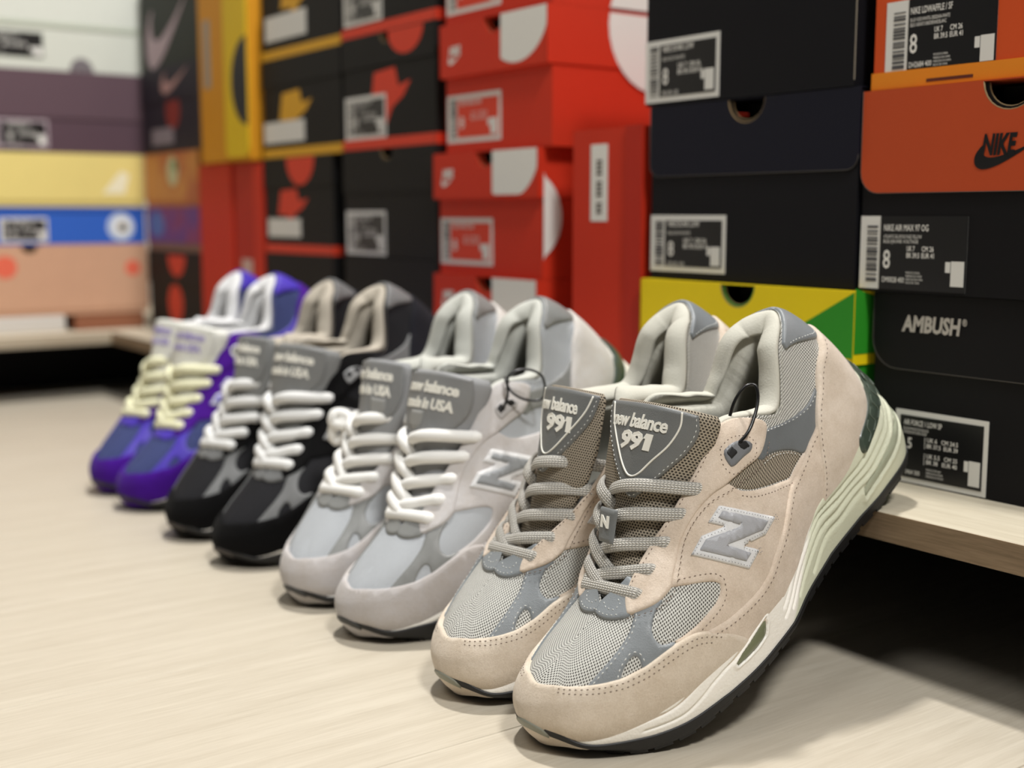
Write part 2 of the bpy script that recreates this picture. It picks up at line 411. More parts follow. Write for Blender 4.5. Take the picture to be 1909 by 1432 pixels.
def panel(name, poly, t, mat, parent, step=2.6, sides=(-1, 1), round_=1.1, seam5=False, flipu=None, base=0.0, join=False):
    """a cut sheet of material laid on the shoe surface, thickness t mm; one part per side unless it crosses the centre line"""
    if not join and len(sides) == 2:
        return [panel(name, poly, t, mat, p_, step, (s_,), round_, seam5, flipu, base) for s_, p_ in zip(sides, parent if isinstance(parent, list) else (parent, parent))]
    V = []; F = []; UV = []
    for s in sides:
        pts = poly
        if s == 1 and flipu is not None: pts = [(2*flipu-a, b) for a, b in poly]
        Q0 = np.array([(a*MU, b*MV) for a, b in pts], float)
        Q = resample(Q0, min(step, 1.6))
        Q[:, 0] = np.clip(Q[:, 0], 0, NS*MU); Q[:, 1] = np.clip(Q[:, 1], 0, 5*MV)
        keep = [0]
        for i in range(1, len(Q)):
            if np.linalg.norm(Q[i]-Q[keep[-1]]) > .15: keep.append(i)
        Q = Q[keep]
        if np.linalg.norm(Q[0]-Q[-1]) < .15: Q = Q[:-1]
        A, B = Q, np.roll(Q, -1, 0)
        free = np.array([not (is_seam(a, b) or (seam5 and a[1] > 4.97*MV and b[1] > 4.97*MV)) for a, b in zip(A, B)])
        lo, hi = Q.min(0), Q.max(0)
        gx, gy = np.meshgrid(np.arange(lo[0]+.7, hi[0], step), np.arange(lo[1]+.7, hi[1], step*.87))
        gx = gx+(np.arange(gx.shape[0])[:, None] % 2)*step*.5
        G = np.stack([gx.ravel(), gy.ravel()], 1)
        G = G[inside(G, Q)]
        if len(G): G = G[seg_dist(G, A, B) > round_*1.15]
        rings = []
        for d in (round_*.3, round_):
            R = offset_in(Q, d); R = R[inside(R, Q)]
            if len(R): R = R[seg_dist(R, A, B) > d*.8]
            rings.append(R)
        pts2 = np.concatenate([Q]+[r for r in rings if len(r)]+([G] if len(G) else []))
        n = len(Q)
        r = delaunay_2d_cdt([Vector(p) for p in pts2], [], [list(range(n))], 1, 1e-5)
        W = np.array([v[:] for v in r[0]]); T = [tuple(f) for f in r[2]]
        if free.any(): d = seg_dist(W, A[free], B[free])
        else: d = np.full(len(W), 9.)
        x = np.clip(d/round_, 0, 1); h = -.35+(t+.35)*np.sqrt(1-(1-x)**2)
        u, v = np.clip(W[:, 0]/MU, 0, NS), np.clip(W[:, 1]/MV, 0, 5)
        P = S(u, v, s)+N(u, v, s)*(h+base)[:, None]
        b = len(V); V += list(mm(P)); UV += list(texuv(u, v))
        for f in T:
            a = W[f[0]]; e1 = W[f[1]]-a; e2 = W[f[2]]-a; ccw = e1[0]*e2[1]-e1[1]*e2[0] > 0
            if ccw != (s == -1): f = f[::-1]
            F.append(tuple(i+b for i in f))
    o = mesh_obj(name, V, F, mat, parent, uv=UV)
    if join: weld(o)
    return o
def on_surf(path, off, s, step=1.0, flipu=None):
    Q = np.array([((2*flipu-a if (flipu is not None and s == 1) else a)*MU, b*MV) for a, b in path], float)
    Q = resample(Q, step, closed=False); u, v = np.clip(Q[:, 0]/MU, 0, NS), np.clip(Q[:, 1]/MV, 0, 5)
    n = N(u, v, s); return S(u, v, s)+n*off, n
def dashes(acc, P, n, length=2.0, gap=1.3, r=.33):
    L = np.concatenate([[0], np.cumsum(np.linalg.norm(np.diff(P, axis=0), axis=1))]); pos = .4
    while pos+length < L[-1]:
        a, b = [np.array([np.interp(pos+q, L, P[:, k]) for k in range(3)]) for q in (0, length)]
        m = (a+b)/2; nn = np.array([np.interp(pos, L, n[:, k]) for k in range(3)])
        t = b-a; t /= np.linalg.norm(t)+1e-9; w = np.cross(t, nn); w /= np.linalg.norm(w)+1e-9
        V = [a-nn*.2, m+w*r, m-w*r, m+nn*r*1.1, b-nn*.2]
        acc.add(mm(V), [(0, 1, 3), (0, 3, 2), (4, 3, 1), (4, 2, 3)]); pos += length+gap
def stitch(acc, path, off, inset=0, sides=(-1, 1), closed=False, flipu=None, **k):
    for s in sides:
        pth = path
        if inset:
            Q = np.array([(a*MU, b*MV) for a, b in path]); t = np.gradient(Q, axis=0); t /= np.maximum(np.linalg.norm(t, axis=1, keepdims=True), 1e-9)
            Q = Q+np.stack([-t[:, 1], t[:, 0]], 1)*inset; pth = [(a/MU, b/MV) for a, b in Q]
        if closed: pth = list(pth)+[pth[0]]
        P, n = on_surf(pth, off, s, flipu=flipu); dashes(acc, P, n, **k)

# traced seam lines of the upper in surface coordinates (u: toe to heel, v: featherline to topline)
MUD = [(0, 3.3), (.7, 3.24), (1.39, 3.05), (1.98, 2.79), (2.4, 2.58), (2.83, 2.38), (3.16, 2.24), (3.39, 2.14), (3.63, 2.08), (3.9, 2.02), (4.21, 1.99), (4.42, 1.97), (4.61, 1.93), (4.84, 1.86), (5.11, 1.73), (5.32, 1.57), (5.51, 1.37), (5.75, 1.11), (5.95, .83), (6.16, .43), (6.3, 0)]
MESHC = [(4.40, 3.6), (4.33, 3.49), (4.17, 3.31), (4.04, 3.16), (3.88, 3.06), (3.69, 2.98), (3.4, 2.88), (3.18, 2.82), (2.94, 2.74), (2.72, 2.64), (2.5, 2.52)]
HOLE = [(3.25, 1.9), (3.34, 2.11), (3.42, 2.25), (3.55, 2.36), (3.7, 2.43), (3.81, 2.45), (3.88, 2.38), (3.90, 2.26), (3.87, 2.12), (3.82, 1.9)]
WINB = [(5.4, 3.0), (5.28, 3.01), (5.06, 3.01), (4.89, 3.0), (4.73, 2.95), (4.58, 2.82), (4.46, 2.66), (4.41, 2.5), (4.41, 2.33), (4.45, 2.18), (4.57, 2.06), (4.7, 1.98)]
WINT = [(4.7, 1.98), (4.86, 1.9), (5.07, 1.84), (5.26, 1.8), (5.52, 1.79), (5.79, 1.78), (6.01, 1.79), (6.18, 1.86), (6.24, 1.96), (6.18, 2.1), (6.04, 2.3), (5.84, 2.54), (5.66, 2.74), (5.5, 2.95), (5.38, 3.1)]
EYEO = [(4.26, 3.76), (4.39, 3.58), (4.61, 3.37), (4.79, 3.22), (4.99, 3.1), (5.16, 3.07), (5.35, 3.06), (5.48, 3.13), (5.65, 3.3), (5.83, 3.44), (6.0, 3.6), (6.25, 3.8), (6.56, 3.86), (6.89, 3.76), (7.28, 3.49), (7.72, 3.06), (8.4, 2.75), (9.2, 2.61), (9.7, 2.76), (10.07, 3.23), (10.28, 4.0), (10.15, 4.5), (9.8, 4.85)]
EYEI = [(9.3, 5), (8.6, 5), (7.8, 5), (7.0, 5), (6.2, 5), (5.6, 5), (5.2, 4.85), (4.84, 4.62), (4.62, 4.42), (4.5, 4.25), (4.35, 3.99)]
FOX = [(14.17, 2.99), (13.51, 2.8), (12.89, 2.44), (12.34, 2.26), (11.99, 2.01), (11.53, 1.92), (11.03, 1.68), (10.56, 1.51), (10.14, 1.42), (9.78, 1.28), (9.33, 1.14), (8.71, 1.01), (7.91, .91), (7.28, .91), (6.76, 1.0), (6.3, 1.15), (5.85, 1.31), (5.4, 1.49)]
CTR = [(11.99, 2.01), (11.67, 1.56), (11.44, 1.02), (11.27, .43), (11.1, 0)]
LOWB = [(11.18, 1.8), (10.84, 1.72), (10.56, 1.62), (10.29, 1.58), (9.89, 1.72), (9.27, 1.92), (8.73, 2.13), (8.34, 2.34), (8.04, 2.59)]
SYT = [(10.19, 3.67), (10.58, 3.85), (10.97, 3.82), (11.3, 3.55), (11.55, 3.25), (12.07, 2.79), (12.42, 2.56), (12.88, 2.45)]
SYB = [(11.18, 1.8), (10.95, 2.13), (10.67, 2.38), (10.28, 2.52), (9.91, 2.55), (9.57, 2.52)]
TAB = [(15, 2.86), (14.6, 2.88), (14.21, 3.0), (13.86, 3.38), (13.53, 3.81), (13.31, 4.1), (13.1, 4.4), (13.2, 4.75), (13.6, 4.9), (14.2, 4.92), (15, 4.92)]
NOUT = [(7.257, 3.056), (7.297, 2.969), (7.438, 2.714), (7.666, 2.4), (7.938, 2.108), (8.258, 1.831), (8.617, 1.586), (8.884, 1.413), (8.967, 1.356), (8.933, 1.358), (8.823, 1.361), (8.676, 1.364), (8.527, 1.369), (8.379, 1.375), (8.235, 1.384), (8.129, 1.392), (8.097, 1.394), (8.057, 1.411), (7.935, 1.464), (7.78, 1.539), (7.632, 1.616), (7.499, 1.686), (7.376, 1.753), (7.287, 1.804), (7.26, 1.82), (7.274, 1.802), (7.32, 1.748), (7.383, 1.677), (7.448, 1.606), (7.515, 1.535), (7.586, 1.464), (7.645, 1.406), (7.665, 1.387), (7.634, 1.392), (7.544, 1.402), (7.432, 1.412), (7.324, 1.42), (7.22, 1.427), (7.119, 1.434), (7.044, 1.438), (7.021, 1.439), (6.972, 1.5), (6.825, 1.696), (6.651, 1.969), (6.497, 2.257), (6.365, 2.538), (6.247, 2.827), (6.164, 3.07), (6.138, 3.153), (6.155, 3.154), (6.207, 3.158), (6.275, 3.162), (6.342, 3.164), (6.409, 3.164), (6.477, 3.163), (6.528, 3.161), (6.544, 3.16), (6.561, 3.137), (6.616, 3.064), (6.691, 2.971), (6.769, 2.881), (6.852, 2.794), (6.94, 2.708), (7.012, 2.644), (7.035, 2.624), (7.024, 2.643), (6.989, 2.706), (6.946, 2.79), (6.905, 2.878), (6.867, 2.968), (6.831, 3.064), (6.805, 3.14), (6.797, 3.165), (6.814, 3.161), (6.869, 3.148), (6.943, 3.13), (7.02, 3.111), (7.099, 3.092), (7.177, 3.075), (7.238, 3.061)]
NIN = [(7.24, 2.883), (7.274, 2.818), (7.391, 2.621), (7.569, 2.373), (7.779, 2.13), (8.015, 1.895), (8.284, 1.681), (8.505, 1.529), (8.575, 1.483), (8.553, 1.484), (8.485, 1.488), (8.396, 1.494), (8.308, 1.5), (8.222, 1.508), (8.138, 1.516), (8.076, 1.522), (8.057, 1.524), (7.996, 1.552), (7.808, 1.646), (7.578, 1.776), (7.381, 1.895), (7.201, 2.015), (7.031, 2.139), (6.911, 2.233), (6.875, 2.262), (6.891, 2.233), (6.944, 2.142), (7.019, 2.023), (7.097, 1.906), (7.179, 1.793), (7.264, 1.685), (7.332, 1.603), (7.354, 1.577), (7.34, 1.579), (7.299, 1.584), (7.244, 1.591), (7.191, 1.597), (7.138, 1.603), (7.086, 1.61), (7.047, 1.614), (7.035, 1.615), (6.996, 1.664), (6.879, 1.823), (6.737, 2.048), (6.61, 2.278), (6.498, 2.507), (6.398, 2.74), (6.328, 2.927), (6.307, 2.99), (6.318, 2.989), (6.351, 2.988), (6.394, 2.985), (6.437, 2.982), (6.481, 2.978), (6.525, 2.974), (6.558, 2.97), (6.569, 2.969), (6.596, 2.935), (6.684, 2.831), (6.807, 2.697), (6.943, 2.566), (7.094, 2.437), (7.254, 2.311), (7.384, 2.216), (7.427, 2.186), (7.406, 2.214), (7.344, 2.303), (7.267, 2.422), (7.194, 2.543), (7.126, 2.667), (7.062, 2.797), (7.016, 2.901), (7.002, 2.935), (7.011, 2.933), (7.041, 2.926), (7.081, 2.917), (7.12, 2.908), (7.16, 2.9), (7.2, 2.892), (7.23, 2.885)]
GHIL = [(8.21, 3.95), (8.5, 3.78), (9.1, 3.48), (9.36, 3.3), (9.42, 3.15), (9.34, 2.99), (9.11, 2.90), (8.5, 2.98), (8.2, 3.12), (8.1, 3.28), (8.1, 3.7)]
EYELETS = [(7.22, 4.0), (6.64, 4.15), (6.06, 4.12), (5.45, 4.0), (4.82, 3.82)]

# tongue: centre line station, then near and far drop
TCX = np.array([(62, 60), (74, 67), (88, 77), (100, 87), (112, 100), (123, 112), (138, 127), (153, 141)], float)
THW = [10, 15, 21, 27, 32, 36, 38, 39]; TDN = [3, 5, 9, 15, 21, 25, 24, 22]; TDF = [2, 3, 5, 7, 8, 8, 6, 4]; TYC = [-3, -1, 2, 5, 7, 6, 4, 2]
TC = spline(TCX, 80); TL = np.concatenate([[0], np.cumsum(np.linalg.norm(np.diff(TC, axis=0), axis=1))]); TTOT = TL[-1]
def TG(s, yy, off=0.0, bd=1):
    """s: mm down the tongue from its top edge, yy: mm across (+ is the far side of the left shoe)"""
    s = np.atleast_1d(np.asarray(s, float)); yy = np.atleast_1d(np.asarray(yy, float)); l = TTOT-s
    x = np.interp(l, TL, TC[:, 0]); z = np.interp(l, TL, TC[:, 1]); dx = np.interp(l+1.5, TL, TC[:, 0])-np.interp(l-1.5, TL, TC[:, 0]); dz = np.interp(l+1.5, TL, TC[:, 1])-np.interp(l-1.5, TL, TC[:, 1])
    L = np.hypot(dx, dz); n = np.stack([-dz/L, 0*dx, dx/L], 1)
    k = l/TTOT*7; g = lambda T: np.interp(k, np.arange(8), T)
    hw = g(THW); near = yy < 0
    q = np.abs(yy)/hw; drop = np.where(near, g(TDN), g(TDF))*np.minimum(q, 1.15)**2
    y = yy*(1-.10*np.minimum(q, 1.1)**2)+g(TYC)
    P = np.stack([x, y*bd, z], 1)-n*drop[:, None]
    m = n.copy(); m[:, 1] = yy/hw*np.where(near, g(TDN), g(TDF))*2/hw*bd; m /= np.linalg.norm(m, axis=1, keepdims=True)
    return P+m*np.asarray(off).reshape(-1, 1) if np.ndim(off) else P+m*off
def tongue_sheet(name, poly, t, mat, parent, bd, step=2.4, base=0.):
    Q = resample(np.array([(a*(bd if False else 1), b) for a, b in poly], float), 1.5); A, B = Q, np.roll(Q, -1, 0)
    lo, hi = Q.min(0), Q.max(0); gx, gy = np.meshgrid(np.arange(lo[0]+.6, hi[0], step), np.arange(lo[1]+.6, hi[1], step))
    G = np.stack([gx.ravel(), gy.ravel()], 1); G = G[inside(G, Q)]; G = G[seg_dist(G, A, B) > 1.1]
    R = offset_in(Q, .9); R = R[inside(R, Q)]; R = R[seg_dist(R, A, B) > .7]
    pts = np.concatenate([Q, R, G]); r = delaunay_2d_cdt([Vector(p) for p in pts], [], [list(range(len(Q)))], 1, 1e-5)
    W = np.array([v[:] for v in r[0]]); d = seg_dist(W, A, B); x = np.clip(d/.9, 0, 1); h = base-.4+(t+.4)*np.sqrt(1-(1-x)**2)
    P = TG(W[:, 1], W[:, 0], h, bd); F = []
    for f in r[2]:
        e1 = W[f[1]]-W[f[0]]; e2 = W[f[2]]-W[f[0]]; ccw = (e1[0]*e2[1]-e1[1]*e2[0] > 0); F.append(tuple(f) if ccw == (bd > 0) else tuple(f)[::-1])
    return mesh_obj(name, mm(P), F, mat, parent, uv=np.stack([W[:, 0]+80, W[:, 1]], 1))
def tongue_text(acc, body, size, yl, q, off, bd, bold=.15, sp=1.0, th=.5, width=None):
    """lettering wrapped on the tongue: starts at yl, runs towards -yy; q = baseline distance from the top"""
    V, F = text_geo(body, size, bold, spacing=sp)
    if width: V[:, 0] *= width/V[:, 0].max()
    ys = yl-V[:, 0] if bd > 0 else -(yl-V[:, 0])
    ysign = yl-V[:, 0]
    a = TG(q-V[:, 1], ysign if bd > 0 else -(ysign), off+th, bd); b = TG(q-V[:, 1], ysign if bd > 0 else -(ysign), off-.3, bd)
    n = len(V); acc.add(mm(np.concatenate([a, b])), [tuple(f) for f in F]+walls(F, n))
def walls(F, n):
    e = {}
    for f in F:
        for i in range(len(f)):
            k = (f[i], f[(i+1) % len(f)]); e[k] = 1
    return [(a, b, b+n, a+n) for a, b in e if (b, a) not in e]
# ------------------------------------------------------------------ the shoe
G0 = [(14.3, .97), (13.4, .96), (12.45, .92), (11.92, .85), (11.41, .9), (10.6, .93), (9.6, .9), (8.6, .82), (7.6, .6)]
G1 = [(14.9, .84), (14.16, .80), (13.81, .77), (13.55, .73), (13.25, .7), (12.83, .67), (12.35, .63), (11.8, .64), (11.2, .7), (10.61, .78), (10.0, .79), (9.2, .72), (8.3, .55), (7.5, .36)]
G2 = [(14.9, .74), (14.06, .72), (13.77, .68), (13.54, .63), (13.21, .59), (12.77, .55), (12.26, .53), (11.7, .54), (11.2, .6), (10.6, .68), (9.9, .66), (9.0, .52), (8.0, .3)]
G3 = [(14.9, .66), (14.06, .65), (13.79, .61), (13.57, .54), (13.27, .49), (12.82, .44), (12.36, .43), (11.75, .43), (11.31, .44), (10.8, .5), (10.2, .52), (9.4, .42), (8.6, .24)]
G4 = [(14.9, .58), (14.05, .56), (13.78, .51), (13.6, .45), (13.3, .4), (12.9, .35), (12.42, .33), (11.94, .31), (11.4, .3), (10.8, .34), (10.2, .3), (9.6, .18)]
F1 = [(2.9, .9), (3.48, .86), (3.82, .8), (4.09, .79), (4.39, .84), (4.72, .95)]
F2 = [(3.3, .62), (4.03, .51), (4.34, .51), (4.66, .57), (4.94, .65), (5.3, .7), (5.62, .72), (6.0, .8), (6.36, .93), (6.63, .99)]
SWIN = [(12.37, .19), (12.76, .24), (13.14, .26), (13.44, .29), (13.68, .34), (13.87, .4), (14.2, .46), (14.9, .49), (14.95, .56), (14.2, .55), (13.74, .49), (13.54, .44), (13.3, .41), (12.99, .38), (12.66, .36), (12.4, .28)]
STRI = [(6.83, .90), (6.79, .71), (6.63, .5), (6.33, .45), (6.0, .46), (5.65, .5), (5.62, .60), (5.84, .68), (6.15, .74), (6.47, .82)]
STAB = [(15, .985), (14.6, .985), (14.25, .96), (14.0, .985), (13.5, .985), (12.95, .985), (12.80, .88), (12.74, .78), (12.80, .71), (13.1, .74), (13.37, .76), (13.61, .78), (13.82, .80), (14.16, .83), (14.9, .87), (15, .87)]
SU, SW = 19., 30.
def sole_n(u, w, s, e=.02):
    u = np.asarray(u, float); w = np.asarray(w, float)
    a = SL(np.clip(u+e, 0, 15), w, s)-SL(np.clip(u-e, 0, 15), w, s); b = SL(u, np.clip(w+e, 0, 1), s)-SL(u, np.clip(w-e, 0, 1), s)
    n = np.cross(a, b)*(-s); return n/np.maximum(np.linalg.norm(n, axis=1, keepdims=True), 1e-9)
def sole_cut(u, w):
    P = np.stack([u*SU, w*SW], 1); h = np.zeros(len(P))
    for G, dep, wd in ((G0, 1.0, 1.1), (G1, 1.7, .85), (G2, 1.7, .85), (G3, 1.7, .85), (G4, 1.6, .85), (F1, 1.0, .9), (F2, 1.1, 1.0)):
        Q = resample(np.array([(a*SU, b*SW) for a, b in G]), 1.5, closed=False)
        d = seg_dist(P, Q[:-1], Q[1:]); h -= dep*np.exp(-(d/wd)**2)
    for G, dep in ((SWIN, 1.6), (STRI, 1.4)):
        Q = np.array([(a*SU, b*SW) for a, b in G]); d = seg_dist(P, Q, np.roll(Q, -1, 0)); ins = inside(P, Q)
        h += np.where(ins, 0, .7*np.exp(-((d-.8)/1.0)**2)); h -= np.where(ins, dep, 0)
    return h
OT = [[1.0, 1.0, .98, .92, .78, .58, .40, .24, .12, .06, .07]]
def OTOP(u):
    return np.interp(u, [0, .5, .8, 1.2, 1.7, 2.6, 3.4, 4.4, 5.2, 6.5, 15], OT[0])
def sheet_on_sole(name, poly, t, mat, parent, base=0., step=2.2, sides=(-1, 1), rnd=.8, split=False):
    if split: return [sheet_on_sole(name, poly, t, mat, parent, base, step, (q,), rnd) for q in sides]
    V = []; F = []
    for s in sides:
        Q = resample(np.array([(a*SU, b*SW) for a, b in poly], float), 1.2); Q[:, 0] = np.clip(Q[:, 0], 0, 15*SU); A, B = Q, np.roll(Q, -1, 0)
        free = np.array([not (a[0] > 14.98*SU and b[0] > 14.98*SU) and not (a[0] < .02*SU and b[0] < .02*SU) for a, b in zip(A, B)])
        lo, hi = Q.min(0), Q.max(0); gx, gy = np.meshgrid(np.arange(lo[0]+.6, hi[0], step), np.arange(lo[1]+.6, hi[1], step))
        G = np.stack([gx.ravel(), gy.ravel()], 1); G = G[inside(G, Q)]; G = G[seg_dist(G, A, B) > .9] if len(G) else G
        R = offset_in(Q, .7); R = R[inside(R, Q)]; R = R[seg_dist(R, A, B) > .55] if len(R) else R
        pts = np.concatenate([Q]+[x for x in (R, G) if len(x)]); r = delaunay_2d_cdt([Vector(p) for p in pts], [], [list(range(len(Q)))], 1, 1e-5)
        W = np.array([v[:] for v in r[0]]); d = seg_dist(W, A[free], B[free]) if free.any() else np.full(len(W), 9.)
        x = np.clip(d/rnd, 0, 1); h = base-.4+(t+.4)*np.sqrt(1-(1-x)**2)
        u, w = np.clip(W[:, 0]/SU, 0, 15), W[:, 1]/SW; P = SL(u, w, s)+sole_n(u, w, s)*h[:, None]; b = len(V); V += list(mm(P))
        for f in r[2]:
            e1 = W[f[1]]-W[f[0]]; e2 = W[f[2]]-W[f[0]]
            F.append(tuple(i+b for i in (f if (e1[0]*e2[1]-e1[1]*e2[0] > 0) == (s == -1) else f[::-1])))
    o = mesh_obj(name, V, F, mat, parent)
    if len(sides) == 2: weld(o)
    return o
def loft(rows):
    """rows: list of (n,3) -> grid faces"""
    n = len(rows[0]); V = np.concatenate(rows); F = []
    for i in range(len(rows)-1):
        for k in range(n-1): F.append((i*n+k, i*n+k+1, (i+1)*n+k+1, (i+1)*n+k))
    return V, F
def ring_u(nu):   # parameter round the shoe: near side toe->heel, then far side heel->toe
    u = np.linspace(0, 15, nu); return np.concatenate([u, u[::-1][1:]]), np.concatenate([-np.ones(nu), np.ones(nu-1)])
def evalring(fn, U, Sd):
    m = Sd < 0; P = np.zeros((len(U), 3)); P[m] = fn(U[m], -1); P[~m] = fn(U[~m], 1); return P

def lace_path(a, b, bd, lift=0., arch=2.6, sag=0., n=26, na=None, nb=None):
    """from a to b (mm points) over the tongue"""
    f = np.linspace(0, 1, n)[:, None]; P = a*(1-f)+b*f
    ss = np.linspace(0, TTOT-4, 50); out = P.copy()
    for i in range(n):
        yy = P[i, 1]*bd
        g = TG(ss, np.clip(yy-4, -34, 36)+0*ss, 0, bd); k = np.argmin(np.abs(g[:, 0]+.9*g[:, 2]-(P[i, 0]+.9*P[i, 2])))
        z = g[k]; need = z+np.array([-.66, 0, .75])*(arch+lift); w = min(1, 1.0*math.sin(math.pi*float(f[i]))**.7)
        d = (need-P[i])@np.array([-.66, 0, .75]); out[i] = P[i]+np.array([-.66, 0, .75])*max(d, 0)*w+np.array([-.66, 0, .75])*(1.2+lift)*w
    return out
def smooth(P, it=3):
    for _ in range(it): P = np.concatenate([P[:1], (P[:-2]+2*P[1:-1]+P[2:])/4, P[-1:]])
    return P
def f_end(n): return np.linspace(0, 1, n)
def make_shoe(name, label, group, bd, C, detail=1, extras=()):
    BD[0] = float(bd)
    OT[0] = [1.0, 1.0, .98, .92, .78, .58, .40, .24, .12, .06, .07] if detail else [1.0, 1.0, 1.0, .97, .92, .80, .62, .40, .22, .10, .10]
    root = thing(name, label, 'shoe', group=group)
    st = 2.6 if detail else 5.0; nu = 260 if detail else 110; nv = 40 if detail else 18
    # ---- upper shell
    U, Sd = ring_u(nu); vv = np.linspace(0, 5, nv+1)
    rows = [evalring(lambda u, s: S(u, np.full(len(u), v), s), U, Sd) for v in vv]
    n = len(U); V = np.concatenate(rows); F = []
    for i in range(nv):
        for k in range(n-1): F.append((i*n+k, i*n+k+1, (i+1)*n+k+1, (i+1)*n+k))
    uv = np.concatenate([texuv(U, np.full(n, v)) for v in vv])
    mesh_obj('upper', mm(V), F, C['knit'], root, uv=uv)
    # ---- sheets
    sad = MESHC+[(2.35, 2.3), (2.7, 2.1), (3.1, 1.95)]+HOLE+[(4.3, 1.7), (4.7, 1.6)]+[WINT[0]]+WINB[::-1][1:-2]+[(5.1, 3.3), (4.9, 3.9), (4.55, 3.9)]
    panel('toe_overlay', sad, .8, C['synth'], root, st)
    panel('lace_base', [(3.6, 5), (3.64, 4.6), (3.8, 4.2), (4.05, 3.86), (4.28, 3.66), (4.7, 3.8), (5.0, 4.4), (5.1, 5)], 1.7, C['synth'], root, st, seam5=True, join=True)
    panel('collar_overlay', SYT+[(12.75, 2.2), (12.2, 1.9), (11.6, 1.75)]+SYB+[(9.2, 2.9), (9.6, 3.5)], .8, C.get('collar', C['synth']), root, st)
    if detail: panel('ankle_mesh', LOWB+[(7.6, 3.0), (8.4, 3.0), (9.4, 3.0), (10.0, 2.8)]+SYB[::-1][1:], .35, C['tongue'], root, st)
    quarter = WINT[::-1]+[(4.7, 1.5), (5.3, .9), (6.1, .3), (7, .02), (9, .02), (11, .02), (11.3, .8), (11.5, 1.7)]+LOWB+[(7.7, 3.2), (7.2, 3.9), (6.6, 4.1), (6.0, 4.0), (5.6, 3.6)]
    panel('quarter', quarter, 1.1, C['suede'], root, st)
    strip = FOX+[(5.1, 1.2), (5.7, .5), (6.1, .02), (8, .02), (11.1, .02), (12.3, .02), (13, 1.6), (13.9, 2.6)]
    panel('side_strip', strip, 2.5, C['suede2'], root, st)
    ctr = [(15, 3.0), (14.6, 3.03), (14.17, 2.99), (13.51, 2.8), (12.89, 2.44), (12.34, 2.26)]+CTR+[(13, 0), (15, 0)]
    panel('heel_counter', ctr, 3.4, C['heel'], root, st, join=True)
    panel('eyestay', EYEO+EYEI, 2.2, C['suede'], root, st, seam5=False)
    panel('mudguard', MUD+[(4, 0), (2, 0), (0, 0)], 2.8, C['mud'], root, st, join=True)
    panel('heel_tab', TAB, 1.9, C['synth'], root, st, join=True)
    nm = 7.5
    lgs = panel('side_letter', NOUT, 2.2, C['trim'], root, 2.0, flipu=nm, round_=.6)
    panel('letter_face', NIN, 2.9, C['letter'], lgs, 2.0, flipu=nm, round_=.5); lg = lgs[0]
    if detail:
        acc = MB(); acd = MB()
        e5 = [(a, b) for a, b in EYEO]
        stitch(acd, e5[:20], 2.35, inset=-2.2); stitch(acd, MUD[2:18], 2.92, inset=-2.0, gap=1.5, length=1.6); stitch(acd, MUD[2:17], 2.92, inset=-4.0, gap=1.5, length=1.6)
        stitch(acd, FOX[1:], 2.65, inset=2.2); stitch(acd, WINT[1:-1], 1.25, inset=-2.4, length=1.6)
        stitch(acd, CTR, 3.55, inset=1.8); stitch(acd, FOX[:5], 3.55, inset=2.0); stitch(acd, LOWB, 1.25, inset=2.0, length=1.6)
        Q = offset_in(np.array([(a*MU, b*MV) for a, b in GHIL]), -2.6); stitch(acd, [(a/MU, b/MV) for a, b in Q], 2.3, closed=True, length=1.5)
        stitch(acd, [(4.7, 4.35), (5.2, 4.62), (5.8, 4.74), (6.6, 4.76), (7.4, 4.74), (8.2, 4.7)], 2.35, length=1.6)
        o = acd.build('seam_stitching', m_plain('6d5c50', .8, name='brown thread'), root); o['kind'] = 'stuff'
        ins = 1.3
        stitch(acc, MESHC, .95, inset=1.6); stitch(acc, [(a, b) for a, b in WINB], .95, inset=-1.6 if False else 1.6)
        Q = offset_in(np.array([(a*MU, b*MV) for a, b in HOLE]), -1.7); stitch(acc, [(a/MU, b/MV) for a, b in Q][1:-1], .95)
        stitch(acc, SYT[:], .95, inset=-1.4); stitch(acc, SYB[::-1], .95, inset=1.4 if False else -1.4)
        stitch(acc, [(14.9, 3.0), (14.3, 3.15), (13.95, 3.5), (13.62, 3.9), (13.25, 4.4)], 2.05, length=1.5)
        stitch(acc, [(3.72, 4.97), (3.78, 4.6), (3.92, 4.25), (4.15, 3.98)], 1.85, length=1.5); stitch(acc, [(4.1, 4.9), (4.0, 4.6), (4.12, 4.3), (4.35, 4.25), (4.45, 4.55)], 1.85, length=1.5)
        stitch(acc, [(a, b) for a, b in resample(np.array([(a, b) for a, b in NOUT])*1.0, .5)][0:0] or [(7.2, 3.0), (7.22, 3.0)], 2.3)
        o = acc.build('overlay_stitching', m_plain('d9dad6', .8, name='pale thread'), root); o['kind'] = 'stuff'
        Qn = offset_in(np.array([(a*MU, b*MV) for a, b in NOUT]), .95)
        for s_ in (0, 1):
            nst = MB(); stitch(nst, [(a/MU, b/MV) for a, b in Qn], 2.25, closed=True, length=.9, gap=1.1, r=.28, flipu=nm, sides=((-1, 1)[s_],))
            o = nst.build('letter_stitching', m_plain('77787c', .8, name='grey thread'), lgs[s_]); o['kind'] = 'stuff'
    # ---- top eyelet and lace holes
    g = panel('eyelet_frame', GHIL, 3.0, C['frame'], root, 1.6, round_=.8)
    hol = [(8.25, 3.75), (8.62, 3.6), (8.72, 3.2), (8.3, 3.32)]; hol2 = [(8.86, 3.5), (9.22, 3.34), (9.26, 3.06), (8.9, 3.12)]
    BLK = m_plain('0c0c0d', .6, name='black void')
    panel('eyelet_opening', hol, .25, BLK, list(g), 1.5, round_=.3, base=2.9); panel('eyelet_opening', hol2, .25, BLK, list(g), 1.5, round_=.3, base=2.9)
